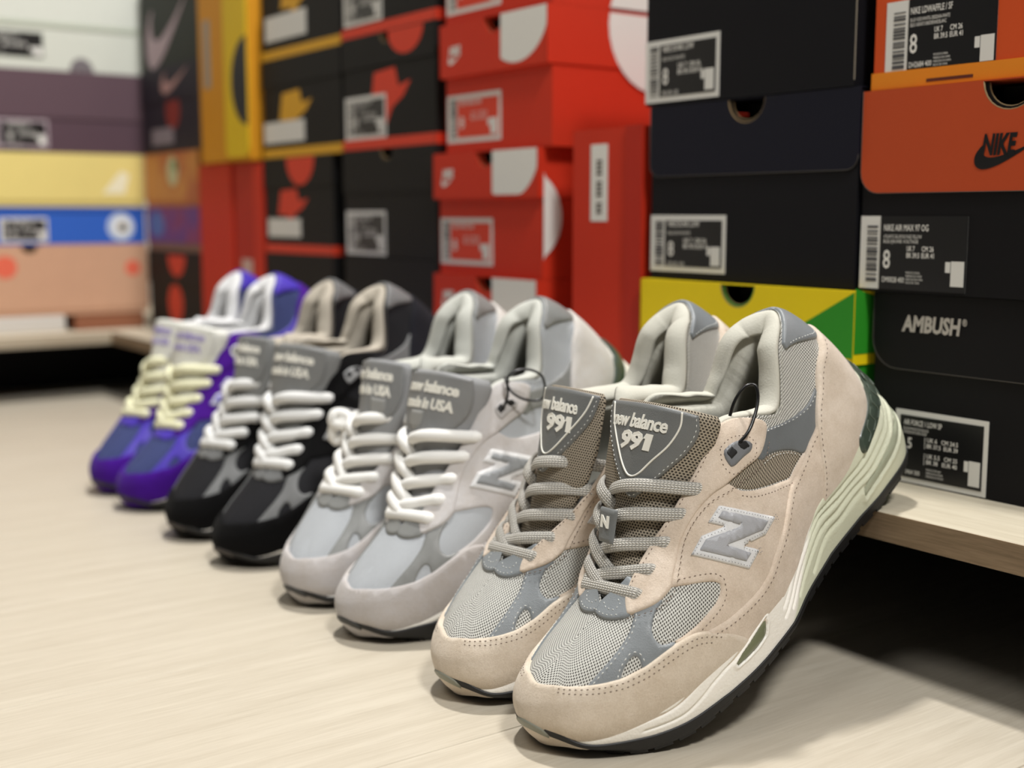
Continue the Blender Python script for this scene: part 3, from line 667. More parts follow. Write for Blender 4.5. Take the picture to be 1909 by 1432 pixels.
    # ---- padded collar and lining
    uu = np.concatenate([np.linspace(8.3, 15, 90 if detail else 40)]); Uc = np.concatenate([uu, uu[::-1][1:]]); Sc = np.concatenate([-np.ones(len(uu)), np.ones(len(uu)-1)])
    E5 = evalring(lambda u, s: S(u, np.full(len(u), 5.), s), Uc, Sc); E4 = evalring(lambda u, s: S(u, np.full(len(u), 4.7), s), Uc, Sc)
    E0 = E5.copy()
    for _ in range(14 if detail else 5):
        E5 = np.concatenate([E5[:1], (E5[:-2]+2*E5[1:-1]+E5[2:])/4, E5[-1:]])
    T = np.gradient(E5, axis=0); T /= np.linalg.norm(T, axis=1, keepdims=True); up = E5-E4; up -= T*(up*T).sum(1, keepdims=True); up /= np.linalg.norm(up, axis=1, keepdims=True)
    inn = np.cross(up, T); inn /= np.linalg.norm(inn, axis=1, keepdims=True)
    ctr_ = E5.mean(0); sg = np.sign(((ctr_-E5)*inn).sum(1)).mean(); inn *= sg
    rr = 8.2; W = np.ones(len(Uc)); rows = []
    rng = np.random.RandomState(3)
    wr = np.convolve(rng.randn(len(Uc)+20), np.ones(5)/5, 'same')[10:-10]*1.0
    fac = np.clip((Uc-8.3)/.8, .25, 1)[:, None]
    rows.append(E5-inn*-.2-up*5+0*T)
    rows[0] = E4*1.0-inn*.3
    for a in np.linspace(160, 5, 9):
        c = math.cos(math.radians(a)); s_ = math.sin(math.radians(a))
        rows.append(E5+inn*rr*(1.0-c*1.0)*fac*1.0*(-1 if False else 1)+up*(rr*.66*s_*fac) + inn*0)
    # inner wall following the outside
    for v, off in ((4.3, 16.0), (3.7, 15.6), (3.1, 13.2), (2.3, 9.8), (1.6, 6.4), (1.0, 6.0), (.5, 6.0)):
        Pv = evalring(lambda u, s: S(u, np.full(len(u), v), s)-N(u, np.full(len(u), v), s)*off*np.clip((u-8.3)/.8, .35, 1)[:, None], Uc, Sc)
        rows.append(Pv+inn*(wr*(.9 if v > 2.5 else .3))[:, None])
    V, F = loft(rows); mesh_obj('collar_lining', mm(V), F, C['lining'], root)
    # insole
    yb = []
    for s in (-1, 1): yb.append(S(np.linspace(7.5, 15, 40), np.full(40, .35), s)*1.0)
    Vn = []; Fn = []
    for i in range(40):
        for k in range(7):
            f = k/6; p = yb[0][i]*(1-f)+yb[1][i]*f; p[2] = 40+6*(abs(f-.5)*2)**2+ (p[0]-150)*.06; Vn.append(p)
    for i in range(39):
        for k in range(6): Fn.append((i*7+k, i*7+k+1, (i+1)*7+k+1, (i+1)*7+k))
    mesh_obj('insole', mm(Vn), Fn, C['insole'], root)
    # ---- midsole
    nus = 520 if detail else 130; nw = 44 if detail else 16
    U, Sd = ring_u(nus); rows = []; zone = []
    hs = {}
    for j in range(nw+1):
        w = np.full(len(U), j/nw); h = sole_cut(U[:nus], w[:nus]); h = np.concatenate([h, h[::-1][1:]]) if detail or True else h
        ed = 1.1*(1-(1-min(1, (1-j/nw)/.06))**2)**.5 if j > nw*.5 else 1.1
        hh = h*(ed/1.1)+ed-1.1
        P = evalring(lambda u, s: SL(u, np.full(len(u), j/nw), s), U, Sd)
        Nn = np.zeros_like(P); m = Sd < 0; Nn[m] = sole_n(U[m], w[m], -1); Nn[~m] = sole_n(U[~m], w[~m], 1)
        rows.append(P+Nn*hh[:, None]); zone.append(np.clip(.5+(U-(7.4+3.0*np.clip(w/.95, 0, 1)**.8))*.45, 0, 1))
    top = rows[-1].copy(); cy = np.interp(top[:, 0], YCX, YCY)*bd; top[:, 1] = cy+(top[:, 1]-cy)*.82; top[:, 2] -= .5
    mid = (top[:, 0] > 285); top[mid, 0] = 285+(top[mid, 0]-285)*.4; lowx = top[:, 0] < 8; top[lowx, 0] = 8+(8-top[lowx, 0])*.0
    rows.append(top); zone.append(zone[-1])
    V, F = loft(rows); mesh_obj('midsole', mm(V), F, C['midsole'], root, fattr=np.concatenate(zone))
    sheet_on_sole('heel_clip', STAB, 1.6, C['clip'], root, base=.2)
    if detail:
        lug = MB()
        for s in (-1, 1):
            for q in range(7):
                u0 = 13.0+q*.27; w0 = .80+q*.006
                for pth in ([(u0, w0), (u0+.18, w0+.03), (u0+.20, w0+.12), (u0+.36, w0+.14)],):
                    Q = np.array(pth); P = smooth(spline(SL(np.clip(Q[:, 0], 0, 15), np.clip(Q[:, 1], 0, .98), s)+sole_n(np.clip(Q[:, 0], 0, 15), np.clip(Q[:, 1], 0, .98), s)*1.9, 10), 1)
                    v_, f_, _ = tube(mm(P), .0005, 5); lug.add(v_, f_)
        lug.build('clip_ridges', C['clip2'], root)['kind'] = 'stuff'
    sheet_on_sole('heel_cushion', SWIN, 1.3, C['cush'], root, base=-1.1, rnd=1.6)
    sheet_on_sole('forefoot_cushion', STRI, 1.2, C['cush2'], root, base=-1.0, rnd=1.8, split=True)
    # ---- outsole: bottom, side wall and the bumper turned up over the toe
    nuo = 200 if detail else 90
    U, Sd = ring_u(nuo); rows = []
    def orow(w, off, dz=0):
        P = evalring(lambda u, s: SL(u, np.broadcast_to(w(u), u.shape), s), U, Sd); m = Sd < 0; Nn = np.zeros_like(P)
        wu = np.broadcast_to(w(U), U.shape); Nn[m] = sole_n(U[m], np.clip(wu[m], .03, .97), -1); Nn[~m] = sole_n(U[~m], np.clip(wu[~m], .03, .97), 1)
        o_ = off(U) if callable(off) else off
        P = P+Nn*np.asarray(o_).reshape(-1, 1) if np.ndim(o_) else P+Nn*o_
        P[:, 2] += dz(U) if callable(dz) else dz; return P
    th = lambda u: np.interp(u, [0, .8, 1.6, 3, 5], [1.5, 1.5, 1.4, 1.1, 1.0])
    rows.append(orow(OTOP, -.8)); rows.append(orow(lambda u: OTOP(u)-.005, lambda u: th(u)*.7)); 
    for k in (.93, .8, .6, .4, .2, .05): rows.append(orow(lambda u, k=k: OTOP(u)*k, th))
    rows.append(orow(lambda u: 0*u, .9, -1.0)); rows.append(orow(lambda u: 0*u,   .3, lambda u: -2.4+0*u))
    def shrink(P, f, dz, z0=None):
        P = P.copy(); cy = np.interp(P[:, 0], YCX, YCY)*bd; P[:, 1] = cy+(P[:, 1]-cy)*f; P[:, 2] += dz
        P[:, 0] = np.where(P[:, 0] > 250, 250+(P[:, 0]-250)*(1-(1-f)*.7), P[:, 0]); P[:, 0] = np.where(P[:, 0] < 40, 40+(P[:, 0]-40)*(1-(1-f)*.7), P[:, 0]); return P
    b = orow(lambda u: 0*u, .3, -2.8); rows += [shrink(b, .93, -.0), shrink(b, .5, .0), shrink(b, .02, 0)]
    V, F = loft(rows); ou = mesh_obj('outsole', mm(V), F, C['out'], root)
    lug = MB()
    for s in (-1, 1):
        for q in range(0, 26):
            u0 = 2.2+q*.52
            if u0 > 14.6: break
            P = SL([u0, u0+.38], [0, 0], s); nn = sole_n([u0, u0+.38], [.05, .05], s); a, b_ = P; na, nb = nn
            if 7.2 < u0 < 8.8: continue
            zlo = np.array([0, 0, -3.9]); zin = np.array([0, 0, -2.2]); i_ = np.array([0, -s*9., 0])
            pts = [a+na*.7+zin*.5, b_+nb*.7+zin*.5, b_+nb*.4+zlo, a+na*.4+zlo, a+i_+zlo, b_+i_+zlo, a+i_+zin*.9, b_+i_+zin*.9]
            lug.add(mm(pts), [(0, 1, 2, 3), (3, 2, 5, 4), (0, 3, 4, 6), (1, 7, 5, 2)])
    lug.build('tread_lugs', C['out'], root)['kind'] = 'stuff'
    sheet_on_sole('toe_bumper', [(0, .99), (.35, .96), (.62, .90), (.78, .7), (.75, .4), (.62, .1), (.5, .02), (0, .02)], .7, C['bump'], root, base=1.5)
    # ---- tongue
    rows = []; ns_, nc = (60, 40) if detail else (24, 24)
    ss = np.linspace(0, TTOT-2, ns_); hwv = np.interp((TTOT-ss)/TTOT*7, np.arange(8), THW)
    an = np.linspace(0, 2*np.pi, nc+1); uvs = []
    for i, s_ in enumerate(ss):
        e = math.sqrt(max(0.0, 1-(1-min(1, (s_+.4)/7))**2)); cs = np.sign(np.cos(an))*np.abs(np.cos(an))**.75; sn = np.sign(np.sin(an))*np.abs(np.sin(an))**.6
        sh = .90+.10*e
        rows.append(TG(np.full(nc+1, s_), hwv[i]*cs*sh, -4.2+4.0*e*sn, bd)); uvs.append(np.stack([hwv[i]*cs+60, np.full(nc+1, s_)], 1))
    V, F = loft(rows); F.append(tuple(range(nc))[::-1]); tg = mesh_obj('tongue', mm(V), F, C['tongue'], root, uv=np.concatenate(uvs)); fixn(tg)
    if C['style'] == 'v':
        pp = [(-28, 2.2), (-30, 12), (-27, 24), (-21, 35), (-14, 46), (-7, 54), (-1, 53), (9, 43), (21, 30), (31, 18), (36, 7), (37, 2.0), (15, 1.5), (0, 1.4), (-14, 1.6)]
        tongue_sheet('tongue_patch', pp, 1.0, C['patch'], tg, bd)
        vl = spline([(-20, 2.4), (-21, 11), (-18, 22), (-12, 32), (-7, 40), (-2, 42.5), (4, 39), (15, 27), (26, 14), (32, 3)], 70)
        P = TG(vl[:, 1], vl[:, 0], 1.0, bd); v_, f_, _ = tube(mm(P), .00062, 6); m_ = MB(); m_.add(v_, f_)
        wh = m_plain('e6e4da', .75, name='white embroidery')
        m_.build('patch_outline', wh, tg, smooth=True)
        if detail:
            st_ = MB(); Q = offset_in(np.array(pp, float), 1.6); Q = np.concatenate([Q[:12]]); Q = spline(Q, 160)
            P = TG(Q[:, 1], Q[:, 0], 1.05, bd); nn = np.gradient(P, axis=0)*0+np.array([-.66, 0, .75]); dashes(st_, P, nn, 2.0, 1.1)
            st_.build('patch_stitching', m_plain('d9dad6', .8, name='pale thread'), tg)['kind'] = 'stuff'
        m_ = MB(); a0 = 26.5 if bd > 0 else 19
        tongue_text(m_, 'new balance', 11, a0, 15.5, 1.0, bd, .30, .93, width=42 if bd > 0 else 39)
        tongue_text(m_, '99', 13.5, a0-13, 27.5, 1.0, bd, .55, .95, width=17)
        for pt in ([(18.6, .2), (22.6, .2), (22.6, 9.6), (18.6, 9.6)], [(17.2, 6.6), (19.0, 6.6), (19.0, 9.6), (18.4, 9.6)]):
            yq = np.array([(a0-13-a_) for a_, b_ in pt]); qq = 27.5-np.array([b_ for a_, b_ in pt]); yq = yq if bd > 0 else -yq
            m_.add(mm(np.concatenate([TG(qq, yq, 1.5, bd), TG(qq, yq, .7, bd)])), [(0, 1, 2, 3), (1, 0, 4, 5), (2, 1, 5, 6), (3, 2, 6, 7), (0, 3, 7, 4)])
        m_.build('tongue_lettering', wh, tg)
        if bd > 0:
            tgl = tongue_sheet('lace_tag', [(-3, 62), (9, 62), (8.5, 72), (8, 82), (-2, 82), (-2.5, 72)], 1.2, C['patch'], tg, bd, base=8.0); m_ = MB()
            tongue_text(m_, 'N', 9, 6.5, 73, 9.2, bd, .5, 1, width=6); m_.build('tag_letter', wh, tg)
    else:
        pp = [(-27, 2), (-30, 16), (-28, 30), (-18, 44), (-4, 52), (10, 50), (24, 42), (33, 26), (34, 10), (33, 2), (0, 1.2)]
        tongue_sheet('tongue_patch', pp, 1.0, C['patch'], tg, bd)
        wh = m_plain(C.get('ink', 'e6e4da'), .75, name='embroidery')
        m_ = MB(); a0 = 29 if bd > 0 else 27
        tongue_text(m_, 'new balance', 11, a0, 16, 1.0, bd, .45, .93, width=50)
        tongue_text(m_, 'made in USA', 10.5, a0-1, 28, 1.0, bd, .45, .95, width=48)
        m_.build('tongue_lettering', wh, tg)
        if C['style'] == 'shield':
            tongue_sheet('tongue_badge', [(2, 30), (18, 30), (17, 40), (10, 45), (3, 40)], .9, m_plain('8f8f8c', .4, name='badge grey'), tg, bd, base=1.0)
    # ---- laces
    rad, flat = {'flat': (3.8, .38), 'round': (4.6, .82), 'thick': (5.0, .82)}[C['lace_style']]
    HN = [S(u, v, -1)[0]+N(u, v, -1)[0]*2.6 for u, v in EYELETS]; HF = [S(u, v, 1)[0]+N(u, v, 1)[0]*2.6 for u, v in EYELETS]
    NN = [N(u, v, -1)[0] for u, v in EYELETS]; NF = [N(u, v, 1)[0] for u, v in EYELETS]
    upv = np.array([-.66, 0, .75])
    def lace(P, upn=None):
        P = np.asarray(P); nn = np.tile(upv, (len(P), 1)); f = np.linspace(-1, 1, len(P)); nn[:, 1] += f*upn if upn is not None else 0
        r_ = np.full(len(P), rad); r_[0] *= .6; r_[-1] *= .6
        v_, f_, uv_ = tube(P, r_, 12 if detail else 8, flat, nn); o = mesh_obj('lace', mm(v_), f_, C['lace'], root, uv=uv_); return o
    HFx = HF+[HF[4]*1.9-HF[3]*.9]
    def HFt(t): i_ = min(int(t), 4); f_ = t-i_; return HFx[i_]*(1-f_)+HFx[i_+1]*f_
    for i in range(5):
        a = HN[i]; b = HFt(i+1.05 if i < 4 else 4.25)
        nb = NF[i]; mid = lace_path(a, b, bd, lift=.5, arch=1.4)
        P = np.concatenate([[a-NN[i]*5, a-NN[i]*.5], mid[1:-1], [b-nb*.5, b-nb*5]]); P = spline(smooth(P, 2), 60 if detail else 30)
        lace(P, .8)
        if i < 4:   # the crossing strand, from the far hole over the end of this bar and under the next one
            q = .42; a2 = HFt(i+.25); b2 = HN[i+1]*q+HFt(i+2)*(1-q) if i < 3 else HN[4]*.45+HFt(4.6)*.55
            mid = lace_path(a2, b2, bd, lift=.4, arch=2.0); lf = np.linspace(1, 0, len(mid))[:, None]
            mid = mid+upv*(lf*(3.2 if detail else 4.5)*np.clip(f_end(len(mid))*6, 0, 1)[:, None]-.8)
            P = spline(smooth(np.concatenate([[a2-NF[i]*4], mid, [b2-upv*2]]), 2), 50 if detail else 26)
            lace(P, -.3)
    if C['style'] == 'shield' and bd < 0:   # slack bow of lace hanging on the far side
        o0_ = HFt(.9)
        for pth in ([(0, 0, 2), (-3, 6, 6), (-8, 13, 3), (-12, 14, -6), (-9, 8, -8), (-3, 2, -1)], [(0, -2, 3), (2, 5, 9), (-2, 12, 12), (-7, 12, 7), (-5, 4, 4), (0, -1, 2)]):
            lace(spline(o0_+np.array(pth, float), 30))
    BD[0] = 1.0
    return root
# ------------------------------------------------------------------ room and shelves
HS, XS = .1025, .6155
def simple(name, mat, parent, *boxes, ch=0.0):
    m = MB()
    for b in boxes: m.box(*b, ch=ch)
    return m.build(name, mat, parent)
FL = simple('floor', m_plain('5a4f40', .7, name='plank joint'), None, (-1.6, 1.1, -.8, 2.75, -.02, -.0025)); structure(FL)
pw = .192; y = -.8+.033; k = 0
planks = [m_wood('b4aa98', 'c5bcab', 'X', 1, .42, seed=q*3.1) for q in range(4)]
yy = -.8; cuts = [.345+pw*i for i in range(-6, 13)]
for i in range(len(cuts)-1):
    off = (i*.47) % 1.2; xs = [-1.6, -1.6+.5+off, 1.1] if True else 0
    for j in range(2):
        x0, x1 = xs[j], xs[j+1]
        if cuts[i] > 2.75: continue
        m = MB(); m.box(x0+.0002, x1-.0002, max(cuts[i], -.8)+.00025, min(cuts[i+1], 2.75)-.00025, -.0024, 0, ch=.0004)
        m.build('plank', planks[(i+j*2) % 4], FL)
structure(simple('wall_right', m_plain('cfcac0', .8, name='painted wall'), None, (1.10, 1.14, -.8, 2.75, 0, 2.4)))
structure(simple('wall_far', m_plain('cfcac0', .8, name='painted wall'), None, (-1.6, 1.14, 2.75, 2.79, 0, 2.4)))
WT = m_wood('b5aa94', 'c8bfaa', 'Y', 1.0, .5, seed=2.); WE = m_wood('6e5c46', '947f66', 'Y', 1.3, .55, seed=5., name='shelf edge veneer')
WTX = m_wood('cdbfa6', 'ded3bd', 'X', 1.0, .5, seed=8.); WEX = m_wood('a39680', 'b8ac98', 'X', 1.3, .55, seed=11., name='shelf edge veneer')
DK = m_plain('0e0d0c', .9, name='painted shelf shade')  # near-black colour stands in for the deep shade beneath the shelves
sh = thing('low_shelf', 'pale wooden low shelf board running under the stacked shoe boxes', 'shelf', (.62, 1.0, 0))
def rel(b, o): return (b[0]-o[0], b[1]-o[0], b[2]-o[1], b[3]-o[1], b[4]-o[2], b[5]-o[2])
o0 = (.62, 1.0, 0)
simple('shelf_board', WT, sh, rel((XS+.0008, 1.08, -.35, 1.925, HS-.018, HS), o0), ch=.0006)
simple('added_bounce_blocker', DK, sh, rel((XS+.004, .898, -.33, 1.92, HS-.0192, HS-.0182), o0))  # unseen black sheet added to stop floor light bouncing back under the board
simple('edge_band', WE, sh, rel((XS, XS+.0009, -.35, 1.925, HS-.0176, HS-.0004), o0))
simple('back_shade_panel', DK, sh, rel((.90, .91, -.35, 1.925, .0005, HS-.0195), o0))  # shade at the back of the cavity is put into this black panel
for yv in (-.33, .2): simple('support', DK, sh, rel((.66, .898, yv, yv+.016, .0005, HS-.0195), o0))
sf = thing('low_shelf', 'pale wooden shelf board at the far end facing the camera', 'shelf', (.3, 1.95, 0)); o1 = (.3, 1.95, 0)
simple('shelf_board', WTX, sf, rel((-.5, 1.08, 1.9278, 2.5, HS-.018, HS), o1), ch=.0006)
simple('added_bounce_blocker', DK, sf, rel((-.49, .89, 1.932, 2.09, HS-.0192, HS-.0182), o1))  # unseen blocker added below the far board, soaks up bounced light
simple('edge_band', WEX, sf, rel((-.5, XS-.001, 1.927, 1.928, HS-.0176, HS-.0004), o1))
simple('back_shade_panel', DK, sf, rel((-.5, .9, 2.1, 2.11, .0005, HS-.0195), o1))  # black panel paints in the shade beneath the far shelf

# ------------------------------------------------------------------ shoe boxes (canonical: front face looks along -y, x to the right, z up)
INK = 'e4e2dc'
def circ(cx, cz, r, a0=0, a1=360, n=24):
    return [(cx+r*math.cos(math.radians(a0+(a1-a0)*i/n)), cz+r*math.sin(math.radians(a0+(a1-a0)*i/n))) for i in range(n if a1-a0 >= 360 else n+1)]
def swoosh(x, z, w, h, slant=0.0):
    """tapering tick drawn from its blunt left end to its thin right tip"""
    pts = [(0.0, .42), (.03, .62), (.11, .86), (.17, .92), (.13, .74), (.14, .56), (.20, .45), (.30, .43), (.45, .50), (.70, .70), (1.0, 1.0), (.72, .58), (.45, .22), (.28, .06), (.15, 0.0), (.06, .06), (.01, .2)]
    P = resample(np.array(pts)*[w, h], w*.03, keep=60); P[:, 0] += slant*P[:, 1]; return [(x+a, z+b) for a, b in P]
class Face:
    """flat print on a plane of the box; side='front' (y=0) or 'side' (x=+w/2 looking along +x)"""
    def __init__(s, parent, y=0.0): s.p = parent; s.y = y
    def poly(s, pts, mat, name='printing', lift=.0003, parent=None):
        m = MB(); m.poly(pts, s.y-lift, s.y-lift*.2); return m.build(name, mat, parent or s.p)
    def rect(s, x0, x1, z0, z1, mat, name='printing', lift=.0003, parent=None):
        m = MB(); m.box(x0, x1, s.y-lift, s.y-lift*.2, z0, z1); return m.build(name, mat, parent or s.p)
    def texts(s, items, mat, name='lettering', lift=.0006, parent=None):
        m = MB()
        for body, x, z, h, w, *r in items:
            V, F = text_geo(body, h*1.38, r[0] if r else 0.0, r[1] if len(r) > 1 else 0.0)
            if not len(V): continue
            if w: V[:, 0] = (V[:, 0]-V[:, 0].min())*(w/(np.ptp(V[:, 0])+1e-9))
            n = len(V); a = [(x+p[0], s.y-lift, z+p[1]) for p in V]; m.add(a, F)
        return mesh_obj(name, m.V, m.F, mat, parent or s.p, smooth=False)
def rrect_bottom(x0, x1, z0, z1, r, both=True, top=None):
    p = [(x1, z1), (x0, z1)]+[(x0+r-r*math.cos(a), z0+r-r*math.sin(a)) for a in np.linspace(0, math.pi/2, 7)]
    p += [(x1-r+r*math.sin(a), z0+r-r*math.cos(a)) for a in np.linspace(0, math.pi/2, 7)] if both else [(x1, z0)]
    return p
def notch_poly(x0, x1, z0, z1, nc, nr, r=0.0):
    """front flap outline with a half-round thumb notch in its top edge"""
    top = [(x1, z1)]
    if nc is not None:
        top += [(nc+nr*math.cos(a), z1-nr*.95*math.sin(a)) for a in np.linspace(0, math.pi, 15)]
    top += [(x0, z1)]
    if r > 0:
        top += [(x0+r-r*math.cos(a), z0+r-r*math.sin(a)) for a in np.linspace(0, math.pi/2, 7)]
        top += [(x1-r+r*math.sin(a), z0+r-r*math.cos(a)) for a in np.linspace(0, math.pi/2, 7)]
    else: top += [(x0, z0), (x1, z0)]
    return top
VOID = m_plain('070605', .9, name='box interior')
RAW = m_plain('8a7350', .85, name='raw board')
def shoe_box(label, group, loc, rotz, w, h, d, body, lid=None, lid_h=.048, lid_z=None, r=0.0, notch=None, nr=.018, proud=.0016, rim=None, cat='shoe box', name='shoe_box'):
    t = thing(name, label, cat, loc, (0, 0, rotz), group)
    lz = h-lid_h if lid_z is None else lid_z
    m = MB(); th = .0018; x0, x1 = -w/2+.001, w/2-.001; top = h-.0015
    front = notch_poly(x0, x1, 0, top, notch, nr*.84 if notch is not None else 0) if lid is not None else [(x1, top), (x0, top), (x0, 0), (x1, 0)]
    m.poly(front, 0, th)
    m.box(x0, x0+th, th, d, 0, top); m.box(x1-th, x1, th, d, 0, top); m.box(x0+th, x1-th, d-th, d, 0, top); m.box(x0+th, x1-th, th, d-th, 0, th)
    if lid is None: m.box(x0+th, x1-th, th, d-th, top-th, top)
    b = m.build('box_body', body, t)
    if lid is not None:
        m = MB(); m.poly(notch_poly(-w/2, w/2, lz, h-.0006, notch, nr, r), -proud, -.0002)
        m.box(-w/2, w/2, -proud, d, h-.0006, h)
        if not r:
            m.box(-w/2-.0006, -w/2+.0006, -proud, d, lz, h); m.box(w/2-.0006, w/2+.0006, -proud, d, lz, h)
        m.build('lid', lid, t)
        if r > 0:
            m = MB(); Q = [(p[0], -proud*1.02, p[1]) for p in notch_poly(-w/2, w/2, lz, h, None, 0, r)[1:]]
            v_, f_, _ = tube(np.array(Q), .00025, 4); m.add(v_, f_); m.build('flap_edge', m_plain('4c4740', .7, name='paper edge'), t, smooth=True)
        if notch is not None:
            m = MB()
            a = np.linspace(0, math.pi, 13); P = [(notch+nr*math.cos(q), -proud*.6, h-.0008-nr*.95*math.sin(q)) for q in a]
            v_, f_, _ = tube(P, .0007, 5); m.add(v_, f_); P = [(notch+nr*.84*math.cos(q), th*.5, top-nr*.8*math.sin(q)) for q in a]
            v_, f_, _ = tube(P, .0006, 5); m.add(v_, f_); m.build('cut_edge', RAW, t, smooth=True)
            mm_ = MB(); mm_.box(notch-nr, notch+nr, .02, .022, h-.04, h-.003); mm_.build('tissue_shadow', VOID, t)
    if rim is not None:
        m = MB(); m.box(-w/2, w/2, -.0012, .002, -.0001, .011); m.box(w/2-.001, w/2+.0006, -.0012, d, -.0001, .011); m.build('bottom_rim', rim, t)
    return t
WHT = m_plain('dcdbd6', .55, name='label white'); BLKP = m_plain('121214', .35, name='label black'); INKM = m_plain(INK, .6, name='white ink')
def size_label(t, x0, x1, z0, z1, lines, border=False, fine=True, y=0.0, strip=None, paper=None, field=None, ink=None, bars=True):
    paper = paper or WHT; field = field or BLKP; ink = ink or INKM; f = Face(t, y)
    lab = f.rect(x0, x1, z0, z1, paper, 'label', .0004); W = x1-x0; H = z1-z0
    b = .05*W if border else 0; sw = strip or .2*W
    g = Face(lab, y)
    g.rect(x0+sw, x1-b*.9, z0+b, z1-b*1.0, field, 'print_field', .0007, lab)
    if bars:
        m = MB(); rs = np.random.RandomState(int(abs(x0*1e5)) % 997); z = z0+H*.1
        while z < z1-H*.1:
            t_ = rs.choice([.0006, .0009, .0014, .0022])*H/.045; 
            if z+t_ > z1-H*.08: break
            m.box(x0+sw*.34, x0+sw*.86, y-.0007, y-.0003, z, z+t_); z += t_+rs.choice([.0006, .001, .0016])*H/.045
        m.build('barcode', m_plain('4a4a4c', .6, name='barcode ink'), lab)
    if fine:
        m = MB(); m.box(x1-.13*W-b, x1-.015*W-b, y-.0009, y-.0005, z0+.08*H+b*.5, z0+.41*H+b*.5); m.box(x1-.18*W-b, x1-.137*W-b, y-.0009, y-.0005, z0+.26*H+b*.5, z0+.40*H+b*.5)
        m.build('blank_sticker', WHT, lab)
    g.texts([(s, x0+fx*W, z0+fz*H, fh*H, fw*W if fw else 0, *(r or ())) for s, fx, fz, fh, fw, *r in lines], ink, 'label_text', .0010, lab)
    return lab
RZ = -math.pi/2
def row_box(label, group, x, yl, yr, z0, z1, body, **k):
    t = shoe_box(label, group, (x, (yl+yr)/2, z0), RZ, yl-yr, z1-z0, k.pop('d', .33), body, **k)
    yc = (yl+yr)/2; return t, (lambda Y: yc-Y), (lambda Z: Z-z0)
BLACK = m_card('0f0e11', .6, spec=.2, name='black cardboard'); NAVY = m_card('161724', .6, spec=.2, name='navy cardboard'); NAVYB = m_card('101015', .6, spec=.2, name='blue black cardboard')
ORANGE = m_card('d2501f', .6, name='orange cardboard'); RUST = m_card('bd4a22', .6, name='rust orange cardboard'); AMB = m_card('e88a20', .6, name='amber cardboard')
RED = m_card('cf3319', .6, name='red cardboard'); RED2 = m_card('b92a17', .6, name='deep red cardboard'); YEL = m_card('f6da14', .55, name='yellow cardboard')
GRN = m_card('2f9426', .55, name='green cardboard'); CHAR = m_card('1c1b1a', .6, spec=.2, name='charcoal cardboard'); WPR = m_plain('e6e5df', .6, name='white print')
REDP = m_plain('d83a1c', .6, name='red print'); YELP = m_plain('d9a21c', .6, name='yellow print')
F_ = lambda t, y=0.0: Face(t, y)
HDR = lambda s1, s2, s3, code, big, w=.42: [(s1, .235, .80, .09, w, .00008), (s2, .235, .70, .05, .36), (s3, .235, .635, .05, .33), (big, .235, .29, .26, .07, .00018), ('UK 7', .46, .53, .07, .075, .00008), ('CM 26', .60, .53, .07, .11, .00008), ('BR 39.5', .46, .44, .07, .12, .00008), ('EUR 41', .60, .44, .07, .115, .00008), (code, .235, .10, .075, .21, .00005), ('MADE IN CHINA', .46, .225, .03, .13), ('FABRIQUE EN CHINE', .46, .18, .03, .15), ('FABRICADO EN CHINA', .46, .135, .03, .16), ('HECHO EN CHINA', .46, .09, .03, .13)]
GR = 'shoe boxes stacked on the right of the shelf'
# right column
t, X, Z = row_box('black box with silver capital letters on its flap, bottom of right column', GR, .6985, .548, .333, HS+.0003, .230, BLACK, lid=BLACK, lid_z=.0765, r=.02, notch=.112, nr=.021)
t.location.x = .697
for ch in t.children:
    if ch.name.startswith('lid'): pass
f = F_(t, -.0016)
f.texts([('AMBUSH', X(.5245), Z(.2055), .0105, .045, .0006, .12), ('®', X(.4785), Z(.2115), .0045, .0035, .0001)], m_plain('b5b0a8', .5, name='silver print'), 'lettering')
size_label(t, X(.5275), X(.457), Z(.1035), Z(.1525), [('AIR FORCE 1 LOW SP', .10, .80, .075, .42, .00008), ('BLACK/PHANTOM-BLACK', .10, .73, .04, .28), ('NOIR/FANTOME-NOIR', .10, .68, .04, .26), ('6.5', .06, .48, .15, .14, .00015), ('| UK 6   CM 24.5', .34, .60, .06, .36, .00006), ('| BR 37.5  EUR 39', .34, .52, .06, .36, .00006), ('| UK 5.5   CM 25', .34, .38, .06, .36, .00006), ('| BR 38   EUR 40', .34, .30, .06, .36, .00006), ('DV3464 300', .08, .12, .065, .22, .00005), ('MADE IN VIETNAM', .37, .21, .03, .16), ('FABRIQUE AU VIETNAM', .37, .165, .03, .18), ('FABRICADO EN VIETNAM', .37, .12, .03, .19)], border=True, strip=.004, bars=False)
t, X, Z = row_box('black box with rust orange flap and black tick logo, second in right column', GR, .692, .5595, .337, .2306, .3635, BLACK, lid=RUST, lid_z=.0655, r=.0145, notch=-.0015, nr=.019)
f = F_(t, -.0016)
f.poly(swoosh(X(.4725), Z(.3095), .043, .0165), BLKP, 'swoosh_print')
f.texts([('NIKE', X(.4675), Z(.3185), .0125, .024, .0007, .22)], BLKP, 'lettering')
size_label(t, X(.5585), X(.4755), Z(.2325), Z(.281), HDR('NIKE AIR MAX 97 OG', 'ATLANTIC BLUE/VOLTAGE YELLOW', 'BLEU/JAUNE VOLTAGE', 'DM0028 400', '8'), strip=.0165)
t, X, Z = row_box('orange box with black size sticker, top of right column', GR, .694, .5555, .335, .364, .505, ORANGE, rim=AMB)
f = F_(t); size_label(t, X(.5455), X(.4635), Z(.3715), Z(.4195), HDR('NIKE LDWAFFLE / SF', 'BLUE VOID/WHITE-OBSIDIAN-WHITE', 'BLEU NEANT/OBSIDIENNE/BLANC', 'DH2684 400', '8', .38), strip=.0175)
f.rect(X(.512), X(.478), Z(.3662), Z(.3682), m_plain('5a1f10', .7, name='slot shadow'), 'thumb_slot', .0014)
